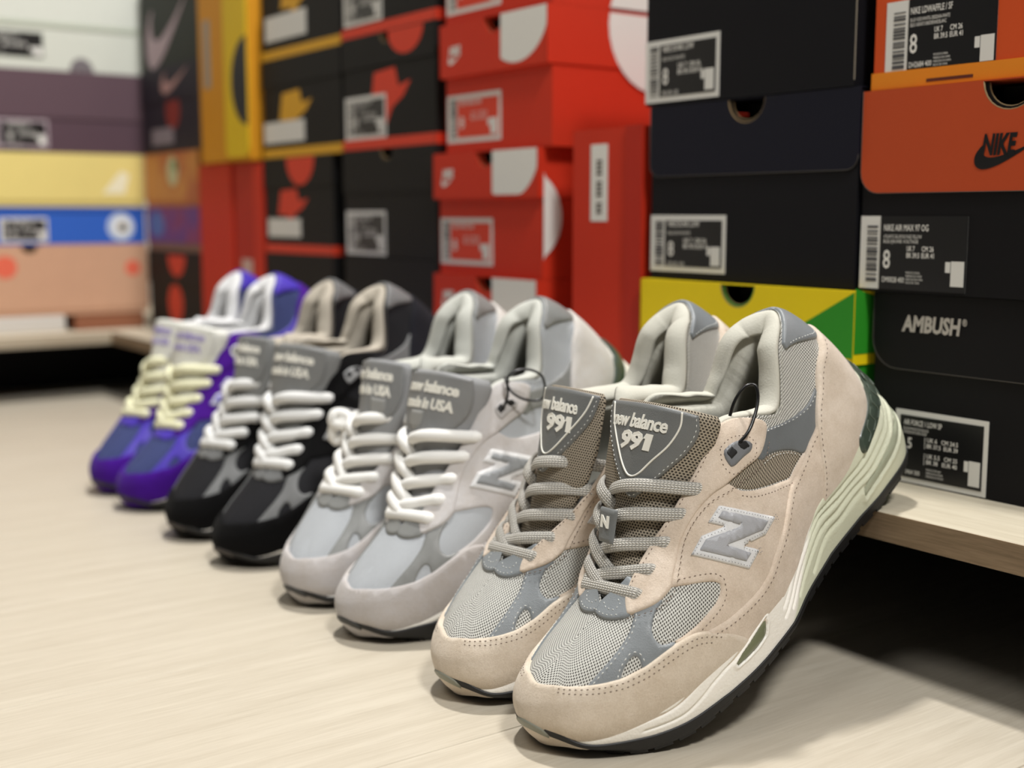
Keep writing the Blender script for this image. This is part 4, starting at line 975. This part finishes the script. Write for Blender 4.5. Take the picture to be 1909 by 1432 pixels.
# centre column
GC = 'shoe boxes stacked in the centre column'
t, X, Z = row_box('yellow and green box, bottom of centre column behind the nearest sneaker', GC, .684, .772, .5545, HS+.0003, .2302, GRN, lid=YEL, lid_h=.0505, notch=-.0005, nr=.0175, d=.34)
f = F_(t, -.0016); f.poly([(X(.5545), Z(.2295)), (X(.638), Z(.1842)), (X(.5545), Z(.1842))], GRN, 'green_corner')
m = MB(); m.add([((.772-.5545)/2+.0009, -.0014, .0843), ((.772-.5545)/2+.0009, .05, .0843), ((.772-.5545)/2+.0009, .335, .0843), ((.772-.5545)/2+.0009, .335, .10), ((.772-.5545)/2+.0009, .05, .115), ((.772-.5545)/2+.0009, -.0014, .1295)], [(0, 1, 4, 5), (1, 2, 3, 4)])
mesh_obj('green_corner', m.V, m.F, GRN, t, smooth=False)
BLUR = [('NIKE DUNK LOW', .25, .80, .10, .42, .0001), ('BLACK/WHITE', .25, .66, .06, .3), ('8', .25, .28, .27, .08, .0002), ('UK 7  CM 26', .46, .52, .08, .3, .0001), ('BR 39.5 EUR 41', .46, .42, .08, .32, .0001), ('DD1391 100', .25, .10, .08, .22)]
t, X, Z = row_box('black box with navy lid flap, middle of centre column', GC, .690, .770, .5605, .2306, .3675, NAVYB, lid=NAVY, lid_z=.0815, r=.010, notch=.0005, nr=.0185)
size_label(t, X(.769), X(.6845), Z(.2368), Z(.2815), BLUR, border=True, strip=.017)
t, X, Z = row_box('navy black box with white bordered label, top of centre column', GC, .688, .776, .565, .3680, .505, NAVYB)
size_label(t, X(.776), X(.693), Z(.3705), Z(.4185), BLUR, border=True, strip=.017)
f = F_(t); f.rect(X(.5662), X(.5653), .004, .137, m_plain('8d8578', .7, name='worn board edge'), 'worn_edge', .0003)
# red column
GB = 'red shoe boxes stacked in the fourth column from the right'
t, X, Z = row_box('red box standing on end between red stack and black column', None, .690, .873, .779, HS+.0003, .3555, RED, d=.215)
f = F_(t); f.rect(X(.800), X(.7795), .003, .252, RED2, 'lid', .0022)
f.rect(X(.847), X(.825), .3405-.1-.002-.065, .3405-.1-.002, WPR, 'label', .0005)
f.texts([('NIKE WAFFLE', 0, 0, .0001, .0001)], INKM, 'label_text')
m = MB(); 
for k_ in range(14):
    if k_ % 5 != 3: m.box(X(.839), X(.832), -.0009, -.0004, .180+k_*.0036, .1822+k_*.0036)
m.build('label_text', m_plain('55504c', .6, name='grey ink'), t)
size_label(t, X(.848), X(.806), .008, .050, [('8', .3, .3, .25, .12, .0002), ('UK 7', .55, .6, .12, .3)], border=True, strip=.005, field=REDP, bars=False)
def red_box(label, yr, yl, z0, z1, lz, x=.691, lidtop=True):
    t, X, Z = row_box(label, GB, x, yl, yr, z0, z1, RED, lid=RED, lid_h=z1-lz, notch=X_(yr, yl), nr=.016, d=.33, proud=.007)
    return t, X, Z
def X_(yr, yl): return (yl+yr)/2-(yr+.083)
def half_disc(cx, zt, rx, rz, xmin, xmax):
    P = [(min(max(cx+rx*math.cos(a), xmin), xmax), zt-rz*math.sin(a)) for a in np.linspace(0, math.pi, 25)]
    return P
for lab, yr, z0, z1, lz in (('red box with white half disc, bottom of red stack', .918, HS+.0003, .2225, .177), ('red box with white half disc, second in red stack', .917, .2230, .3425, .2975), ('red box with white half disc, third in red stack', .903, .3430, .4665, .4155), ('red box at the top of the red stack', .903, .4670, .590, .540)):
    yl = yr+.176
    t, X, Z = red_box(lab, yr, yl, z0, z1, lz)
    f = F_(t, -.007)
    cx = X(yr+.047); zt = Z(z1)-.0006; hd = half_disc(cx, zt, .050, .046, X(yr+.071), X(yr)-.0005); hd = [(a, max(b, Z(lz)+.003)) for a, b in hd]
    hd2 = []
    for p in hd:
        if not hd2 or abs(p[0]-hd2[-1][0])+abs(p[1]-hd2[-1][1]) > 1e-5: hd2.append(p)
    f.poly([(a, b) for a, b in hd2], WPR, 'white_half_disc')
    f.texts([('NIKE', X(yl-.018), Z(lz)+.021, .008, .020, .0006, .2)], WPR, 'lettering'); f.poly(swoosh(X(yl-.016), Z(lz)+.012, .022, .010), WPR, 'swoosh_print')
    size_label(t, X(yl-.003), X(yr+.080), .0095, .0555, [('NIKE WAFFLE ONE', .25, .78, .10, .4, .0001), ('8', .25, .3, .25, .08, .0002), ('UK 7  CM 26', .46, .55, .08, .3), ('BR 39.5 EUR 41', .46, .45, .08, .3)], border=True, strip=.018, field=REDP)
    # white disc printed round the near long side
    w = yl-yr
    if z0 > .2:
        zc, rc, yc_ = (.057, .043, -.022) if z0 < .3 else ((.112, .061, .124) if z0 < .4 else (-.012, .061, .124))
        P = []
        for q in np.linspace(0, 2*math.pi, 33)[:-1]:
            a_, b_ = yc_+rc*math.cos(q), zc+rc*math.sin(q); 
            P.append((min(max(a_, .0), .325), min(max(b_, .002), z1-z0-.002)))
        PP = []
        for p in P:
            if not PP or abs(p[0]-PP[-1][0])+abs(p[1]-PP[-1][1]) > 1e-5: PP.append(p)
        if z0 < .3: PP = [(a_, b_) for a_, b_ in PP if True]
        V = [(w/2+.0010, a_, b_) for a_, b_ in PP]
        mesh_obj('white_side_disc', V, [tuple(range(len(V)))], WPR, t, smooth=False)
# black and red column
GA = 'dark shoe boxes in the fifth column with red printing'
def brush_mark(f, x, z, w, h, mat):
    f.poly([(x+.0*w, z+.30*h), (x+.10*w, z+.95*h), (x+.62*w, z+1.0*h), (x+.70*w, z+.66*h), (x+1.0*w, z+.74*h), (x+.82*w, z+.48*h), (x+.55*w, z+.30*h), (x+.40*w, z+0*h), (x+.30*w, z+.28*h)], mat, 'brush_logo')
t, X, Z = row_box('black box at the foot of the dark fifth column', GA, .691, 1.296, 1.096, HS+.0003, .2345, CHAR, lid=CHAR, lid_h=.05)
t, X, Z = row_box('charcoal box with white bordered label, no logo, in the fifth column', GA, .691, 1.297, 1.096, .2350, .3535, CHAR, lid=CHAR, lid_h=.047, notch=.0, nr=.013)
size_label(t, X(1.293), X(1.203), .002, .051, BLUR, border=True, strip=.02)
t, X, Z = row_box('black box with large red brush logo in the fifth column', GA, .691, 1.296, 1.096, .3540, .4765, CHAR, lid=CHAR, lid_h=.034, rim=REDP, notch=0.0, nr=.012)
f = F_(t); brush_mark(f, X(1.233), .024, .086, .060, REDP); F_(t, -.0016).poly(half_disc(X(1.155), .1215, .036, .026, -1, 1), REDP, 'red_half_disc'); size_label(t, X(1.291), X(1.199), .011, .058, BLUR, border=True, strip=.02)
t, X, Z = row_box('black box with red rim, top of the fifth column', GA, .691, 1.296, 1.096, .4770, .590, CHAR, rim=REDP)
f = F_(t); size_label(t, X(1.291), X(1.205), .013, .058, BLUR, border=True, strip=.02)
GE = 'dark shoe boxes in the sixth column'
t, X, Z = row_box('dark box at the foot of the sixth column', GE, .691, 1.512, 1.325, HS+.0003, .2335, CHAR, lid=CHAR, lid_h=.045)
t, X, Z = row_box('black box with red half disc and red rim, sixth column', GE, .691, 1.512, 1.325, .2340, .3525, CHAR, lid=CHAR, lid_h=.036, rim=REDP)
f = F_(t); brush_mark(f, X(1.475), .034, .085, .046, REDP); F_(t, -.0016).poly(half_disc(X(1.408), .1175, .038, .034, -1, 1), REDP, 'red_half_disc'); f.rect(X(1.505), X(1.412), .020, .043, WHT, 'label', .0006)
t, X, Z = row_box('black box with yellow brush logo and rim, sixth column', GE, .691, 1.512, 1.300, .3530, .4735, CHAR, lid=CHAR, lid_h=.033, rim=YELP)
f = F_(t); brush_mark(f, X(1.465), .030, .090, .050, YELP); f.rect(X(1.510), X(1.396), .018, .044, WHT, 'label', .0006)
t, X, Z = row_box('black box with yellow brush logo, top of sixth column', GE, .691, 1.512, 1.300, .4740, .590, CHAR, rim=YELP)
f = F_(t); brush_mark(f, X(1.455), .040, .09, .06, YELP); f.rect(X(1.500), X(1.386), .022, .052, WHT, 'label', .0006)
# yellow box on end over two red boxes on end
AMB2 = m_card('d9941a', .6, name='amber yellow cardboard'); YE2 = m_card('e8c31c', .6, name='bright yellow cardboard')
t, X, Z = row_box('yellow box standing on end above red boxes', None, .678, 1.690, 1.525, .3525, .640, AMB2, d=.2)
f = F_(t); f.poly(rrect_bottom(X(1.60), X(1.526), .004, .286, .012), YE2, 'lid', .0022)
f2 = F_(t, -.0022); P = [(X(1.526)-.050*math.sin(a)*1.0, .100+.056*math.cos(a)) for a in np.linspace(0, math.pi, 21)]; f2.poly(P, m_plain('14151c', .6, name='black print'), 'black_half_disc', .0005)
f.rect(X(1.672), X(1.650), .10, .19, m_plain('9c9284', .6, name='grey label'), 'label', .0006)
t, X, Z = row_box('red box standing on end beneath the yellow box', None, .690, 1.610, 1.516, HS+.0003, .3515, RED2, d=.2); f = F_(t); f.rect(X(1.545), X(1.517), .002, .245, RED, 'lid', .002)
f.rect(X(1.590), X(1.556), .06, .12, m_plain('c9a9a0', .6, name='pale label'), 'label', .0006)
t, X, Z = row_box('narrow red box standing on end beside the far corner', None, .688, 1.730, 1.615, HS+.0003, .3520, RED, d=.2)
# corner column with pictures
GP = 'printed shoe boxes in the corner column'
yr, yl = 1.735, 1.955
t, X, Z = row_box('black box with red blobs at the foot of corner column', GP, .691, yl, yr, HS+.0003, .2265, CHAR, lid=CHAR, lid_h=.05); f = F_(t, -.0016)
f.poly(half_disc(X(1.832), .118, .035, .032, -1, 1), REDP, 'red_half_disc'); F_(t).poly(circ(0, .045, .03), REDP, 'red_spot')
t, X, Z = row_box('tan and purple printed box in the corner column', GP, .691, yl, yr, .2270, .2935, m_card('8b6a5c', .6, name='tan card'), lid=m_two('6d3f8a', '8a3a6e', 14, name='purple magenta print'), lid_h=.054); f = F_(t, -.0016); f.poly(resample(np.array(circ(-.04, .04, .02))*[1.6, 1], .004).tolist(), m_plain('5a72b8', .6, name='blue print'), 'blue_patch')
t, X, Z = row_box('orange printed box with green white spot in corner column', GP, .691, yl, yr, .2940, .3745, m_two('c77a3c', 'b5603c', 10, name='orange print'), lid=m_two('cf8c48', 'bd6a40', 12, name='orange tan print'), lid_h=.072); f = F_(t, -.0016); f.poly(circ(.01, .052, .022), m_plain('c8c9a0', .6, name='pale green print'), 'spot'); f.poly(circ(.02, .06, .008), m_plain('3a7a4c', .6, name='green print'), 'spot', .0006)
t, X, Z = row_box('dark plum box with pale label in the corner column', GP, .691, yl, yr-.03, .3750, .500, m_card('2d2733', .6, name='plum card'), lid=m_card('2a2430', .6, name='dark plum card'), lid_h=.05); f = F_(t); f.rect(-.09, .0, .012, .036, m_plain('8f8590', .6, name='pale label'), 'label', .0006); f.poly(circ(.0, .06, .028), m_plain('8c2a22', .6, name='dull red print'), 'spot', .0005); F_(t, -.0016).poly(swoosh(-.04, .085, .11, .035), m_plain('b98f8c', .6, name='dusty pink print'), 'swoosh_print')
t, X, Z = row_box('black olive box with pink swoosh, top of corner column', GP, .691, yl, yr-.03, .5005, .640, m_card('262a22', .6, name='olive black card')); f = F_(t); f.poly(swoosh(-.10, .0, .17, .095), m_plain('b9a3ac', .6, name='pale pink print'), 'swoosh_print')
# far stack facing the camera
GL = 'shoe boxes in the far left stack facing the camera'
def far_box(label, z0, z1, body, w=.34, xr=.692, yf=1.968, **k):
    t = shoe_box(label, GL, (xr-w/2, yf, z0), 0, w, z1-z0, .22, body, **k); xc = xr-w/2
    return t, (lambda x: x-xc), (lambda z: z-z0)
PEACH = m_card('d2a587', .65, .1, name='peach kraft card'); CORAL = m_plain('e0664c', .6, name='coral print')
t, X, Z = far_box('peach kraft box with coral spots in the far left stack', .1285, .2365, PEACH, lid=PEACH, lid_h=.10, notch=-.010-.0, nr=.014)
f = F_(t, -.0016); f.poly(circ(X(.475), .075, .017), CORAL, 'coral_spot'); f.poly(circ(X(.668), .070, .012), CORAL, 'coral_spot')
t, X, Z = far_box('blue box with white ringed eye in the far left stack', .2370, .2935, m_card('2f62c4', .6, name='blue card'), lid=m_card('2f5cb8', .6, name='blue lid card'), lid_h=.006)
f = F_(t); e = f.poly(circ(X(.652), .026, .0215), m_plain('bccbe0', .6, name='pale blue print'), 'eye_ring'); f.poly(circ(X(.654), .026, .014), WPR, 'eye_white', .0006, e); f.poly(circ(X(.655), .0255, .0065), BLKP, 'eye_pupil', .0009, e)
size_label(t, X(.47), X(.540), .004, .040, BLUR, border=True, strip=.01)
t, X, Z = far_box('pastel yellow box in the far left stack', .2940, .3745, m_card('e3cf7c', .6, name='pastel yellow card'), lid=m_card('e6d383', .6, name='pale yellow card'), lid_h=.072)
F_(t, -.0016).poly([(X(.625), .02), (X(.655), .055), (X(.668), .05), (X(.66), .02)], m_plain('e8e2c4', .6, name='cream print'), 'cream_patch')
t, X, Z = far_box('mauve box with black size label in the far left stack', .3750, .4965, m_card('55404a', .6, name='mauve card'), lid=m_card('5c4750', .6, name='mauve lid card'), lid_h=.070, xr=.70)
size_label(t, X(.47), X(.548), .006, .048, BLUR, border=True, strip=.01, paper=m_plain('a99aa2', .6, name='grey mauve label')); F_(t).poly([(-.03+.02*math.cos(a), .0005+.018*math.sin(a)) for a in np.linspace(0, math.pi, 13)], m_plain('2c2228', .7, name='thumb hole'), 'thumb_hole')
t, X, Z = far_box('off white box with grey thumb notch in the far left stack', .4970, .5665, m_card('cdd0c6', .6, name='off white card'), lid=m_card('b9c0b0', .6, name='grey green rim'), lid_h=.006, xr=.705)
size_label(t, X(.44), X(.546), .017, .053, BLUR, border=False, strip=.01); F_(t).poly([(X(.602)+.018*math.cos(a), .0005+.020*math.sin(a)) for a in np.linspace(0, math.pi, 13)], m_plain('6b6468', .7, name='thumb hole grey'), 'thumb_hole')
t, X, Z = far_box('off white box at the top of the far left stack', .5670, .690, m_card('d0d3ca', .6, name='white card'), xr=.705)
m = MB(); m.box(-.09, .09, 0, .2, 0, .0250, ch=.002); o = m.build('paper_packet', m_plain('c9c6c0', .6, name='white paper'), None); o.location = (.47, 1.966, HS+.0003); o['label'] = 'flat white paper packet under the peach kraft box'; o['category'] = 'packet'
m = MB(); m.box(-.055, .055, 0, .2, 0, .0250, ch=.002); o = m.build('cardboard_sheet', m_plain('8a563a', .7, name='brown card'), None); o.location = (.630, 1.969, HS+.0003); o['label'] = 'brown cardboard piece on the far shelf under the peach box'; o['category'] = 'cardboard'
# ------------------------------------------------------------------ the sneakers
def scheme(**k): return k
SAND = m_suede('e2d3c3', .70, name='sand suede'); SAND2 = m_suede('cbb8a2', .80, name='sand suede brushed')
OUTB = m_plain('141415', .55, bump=.2, name='black rubber')
base = dict(frame=m_plain('6f7174', .4, name='grey plastic'), clip=m_plain('3f4a40', .3, name='green grey plastic'), clip2=m_plain('566156', .3, name='green grey plastic ridge'),
            cush=m_plain('a7ab95', .18, name='glossy cushion'), cush2=m_plain('75795f', .2, name='glossy olive cushion'), bump=m_plain('86877a', .5, name='grey green rubber'), out=OUTB)
C1 = dict(base, collar=m_leather('6d7173'), knit=m_knit('dad9d2', '383530'), tongue=m_knit('a59a88', '39342c', 1.7, 1.5, name='beige knit'), synth=m_leather('84898c'), suede=SAND, suede2=SAND, heel=m_suede('e2d5c6', .76, name='heel suede'), mud=m_suede('e1d5c5', .74, name='toe suede'),
          trim=m_leather('dcdcdc', .5, name='white trim'), letter=m_leather('a8a9ad', .46, name='silver letter'), lining=m_plain('c4c2b6', .95, bump=.5, name='grey fleece lining', spec=.1), insole=m_plain('4c4c4a', .9, name='dark insole'),
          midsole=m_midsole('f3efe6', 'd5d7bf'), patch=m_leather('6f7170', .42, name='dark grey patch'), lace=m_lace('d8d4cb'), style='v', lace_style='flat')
GRY = m_suede('cac8c9', .86, name='grey suede')
C2 = dict(base, knit=m_knit('c8ccd0', 'a6abb0', 1.2, 1.2, name='silver knit'), tongue=m_plain('8e8f90', .8, name='grey tongue'), synth=m_leather('858684'), suede=GRY, suede2=GRY, heel=m_suede('d2d0ce', .88, name='pale heel suede'), mud=m_suede('c3c0c1', .84, name='grey toe suede'),
          trim=m_leather('dedede', .5, name='white trim'), letter=m_leather('8f9294', .4, name='grey letter'), lining=m_plain('bfc0b8', .95, bump=.5, name='pale lining', spec=.1), insole=m_plain('4c4c4a', .9, name='dark insole'),
          midsole=m_midsole('efece4', 'e6e2d8'), patch=m_leather('858686', .45, name='mid grey patch'), lace=m_plain('ebeae6', .8, bump=.4, name='white lace'), style='shield', lace_style='round', frame=m_plain('a9a6a4', .6, name='grey ring'),
          bump=m_plain('3a3a3a', .6, name='dark rubber'))
BKS = m_suede('0a0a0b', .8, name='black suede', sheen=.02)
C3 = dict(base, knit=m_knit('222226', '101012', 1.2, 1.2, name='black knit'), tongue=m_plain('7c7d7c', .8, name='grey tongue b'), synth=m_leather('6f7070', .5, name='grey overlay'), suede=BKS, suede2=BKS, heel=m_suede('202027', .8, name='dark heel suede', sheen=.02), mud=BKS,
          trim=m_leather('8f8f8f', .5, name='grey trim'), letter=m_leather('2a2a2c', .4, name='black letter'), lining=m_plain('b5ad9f', .95, name='cream grey lining', spec=.1), insole=m_plain('4c4c4a', .9, name='dark insole'),
          midsole=m_midsole('e9e2d6', 'e2dccf'), patch=m_leather('7d7e7d', .5, name='grey tongue patch'), lace=m_plain('dededc', .8, name='white lace b'), style='wide', lace_style='thick', frame=m_plain('8f9090', .5, name='pale ring'), bump=m_plain('3a3430', .6, name='brown black rubber'))
PUR = m_suede('4a1690', .85, name='purple suede', sheen=.05)
C4 = dict(base, knit=m_knit('4a5488', '2c3560', 1.2, 1.2, name='slate blue knit'), tongue=m_plain('e2e2da', .8, name='white tongue'), synth=m_leather('4a36b4', .5, name='violet overlay'), suede=PUR, suede2=PUR, heel=m_suede('4b1592', .8, name='purple heel suede', sheen=.05), mud=m_suede('451290', .8, name='purple toe suede', sheen=.05),
          trim=m_leather('d0d0e0', .5, name='pale trim'), letter=m_leather('4a36b4', .4, name='violet letter'), lining=m_plain('dcdcdc', .95, name='white lining', spec=.1), insole=m_plain('6a6660', .9, name='grey insole'),
          midsole=m_midsole('e9e2d6', 'e2dccf'), patch=m_leather('e4e4dc', .5, name='white tongue patch'), ink='9a8fc0', lace=m_plain('e6e4c2', .8, name='cream lace'), style='wide', lace_style='thick', frame=m_plain('e2e2da', .5, name='white ring'), bump=m_plain('3a3430', .6, name='brown black rubber'))
def settle(root, yaw, rx, yc, xs=XS, hs=HS):
    """lean the shoe: toe on the floor, sole on the shelf's edge"""
    V = []; E = []; b = 0
    for ch in root.children:
        if ch.name.split('.')[0] in ('outsole', 'tread_lugs', 'toe_bumper', 'midsole', 'heel_counter'):
            n = len(ch.data.vertices); a = np.zeros(n*3); ch.data.vertices.foreach_get('co', a); V.append(a.reshape(-1, 3)*root.scale[0])
            e = np.zeros(len(ch.data.edges)*2, dtype=np.int32); ch.data.edges.foreach_get('vertices', e); E.append(e.reshape(-1, 2)+b); b += n
    V = np.concatenate(V); E = np.concatenate(E); cy, sy = math.cos(yaw), math.sin(yaw); lo, hi = math.radians(18), math.radians(42)
    for _ in range(24):
        tl = (lo+hi)/2; ct, st = math.cos(tl), math.sin(tl)
        W = np.stack([V[:, 0]*ct-V[:, 2]*st, V[:, 1], V[:, 0]*st+V[:, 2]*ct], 1); W = np.stack([W[:, 0]*cy-W[:, 1]*sy, W[:, 0]*sy+W[:, 1]*cy, W[:, 2]], 1)
        W[:, 2] -= W[:, 2].min(); W[:, 0] += rx
        m = W[:, 0] > xs; gap = (W[m, 2]-hs).min(); A, B = W[E[:, 0]], W[E[:, 1]]; c = (A[:, 0]-xs)*(B[:, 0]-xs) < 0; A, B = A[c], B[c]
        gap = min(gap, (A[:, 2]+(B[:, 2]-A[:, 2])*(xs-A[:, 0])/(B[:, 0]-A[:, 0])).min()-hs)
        if gap > .0002: hi = tl
        else: lo = tl
    zmin = (V[:, 0]*st+V[:, 2]*ct).min()
    root.location = (rx, yc, -zmin+.0003); root.rotation_euler = (0, -tl, yaw)
R_ = math.radians
BASEY = .51171
specs = [
 (1, C1, 1, 0, 2.46, .526, 'nearest sand suede and grey mesh sneaker leaning on the shelf edge', 'pair of sand suede sneakers'),
 (-1, C1, 1, .085, .2, .527, 'sand suede and grey mesh sneaker just behind the nearest one', 'pair of sand suede sneakers'),
 (1, C2, 0, .2235, 8.0, .5235, 'pale grey suede sneaker with white laces, nearer of the pale grey pair', 'pair of pale grey sneakers'),
 (-1, C2, 0, .3215, 10.6, .5235, 'pale grey suede sneaker with white laces, farther of the pale grey pair', 'pair of pale grey sneakers'),
 (1, C3, 0, .450, 12.5, .523, 'black suede sneaker with white laces, nearer of the black pair', 'pair of black sneakers'),
 (-1, C3, 0, .556, 11.5, .522, 'black suede sneaker with white laces, farther of the black pair', 'pair of black sneakers'),
 (1, C4, 0, .680, 8.6, .524, 'purple sneaker with cream laces, nearer of the purple pair', 'pair of purple sneakers'),
 (-1, C4, 0, .772, 10.5, .523, 'purple sneaker with cream laces, farthest in the row', 'pair of purple sneakers')]
SH = []
for bd, C, det, dy, yw, xt, lab, gr in specs:
    r = make_shoe('sneaker', lab, gr, bd, C, det)
    if not det: r.scale = (.972,)*3
    settle(r, R_(yw), xt, BASEY+dy); SH.append(r)
bpy.context.view_layer.update()
def cord(label, root, pts, r=.0007):
    P = [root.matrix_world @ Vector(p) for p in (np.asarray(pts, float)-[150, 0, 0])/1000]
    c = sum((Vector(p) for p in P), Vector())/len(P)
    Q = spline(np.array([(p-c)[:] for p in P]), 60); v_, f_, _ = tube(Q, r, 7); o = mesh_obj('tag_cord', v_, f_, m_plain('0b0b0c', .3, name='black cord'), None); o.location = c; o['label'] = label; o['category'] = 'cord'; return o
def sp(u, v, off, s=-1): return S(u, v, s)[0]+N(u, v, s)[0]*off
cord('black cord loop through the top eyelet of the nearest sneaker', SH[0], [sp(8.45, 3.5, -1.0), (176, -36, 109), (188, -34, 113), (196, -32, 118), (200, -30, 123), (200, -28, 125), (196, -26, 126), (189, -24, 123), (183, -23, 118), (179, -22, 110), (185, -18, 86)], .00095)
cord('black cord loop knotted at the top eyelet of the pale grey sneaker', SH[2], [sp(8.6, 3.3, -1.5), sp(8.6, 3.4, 5), (170, -38, 112), (178, -38, 124), (190, -44, 122), (196, -50, 112), (188, -52, 100), (178, -46, 104), (173, -40, 114), (180, -30, 120), (186, -26, 108)], .0009)
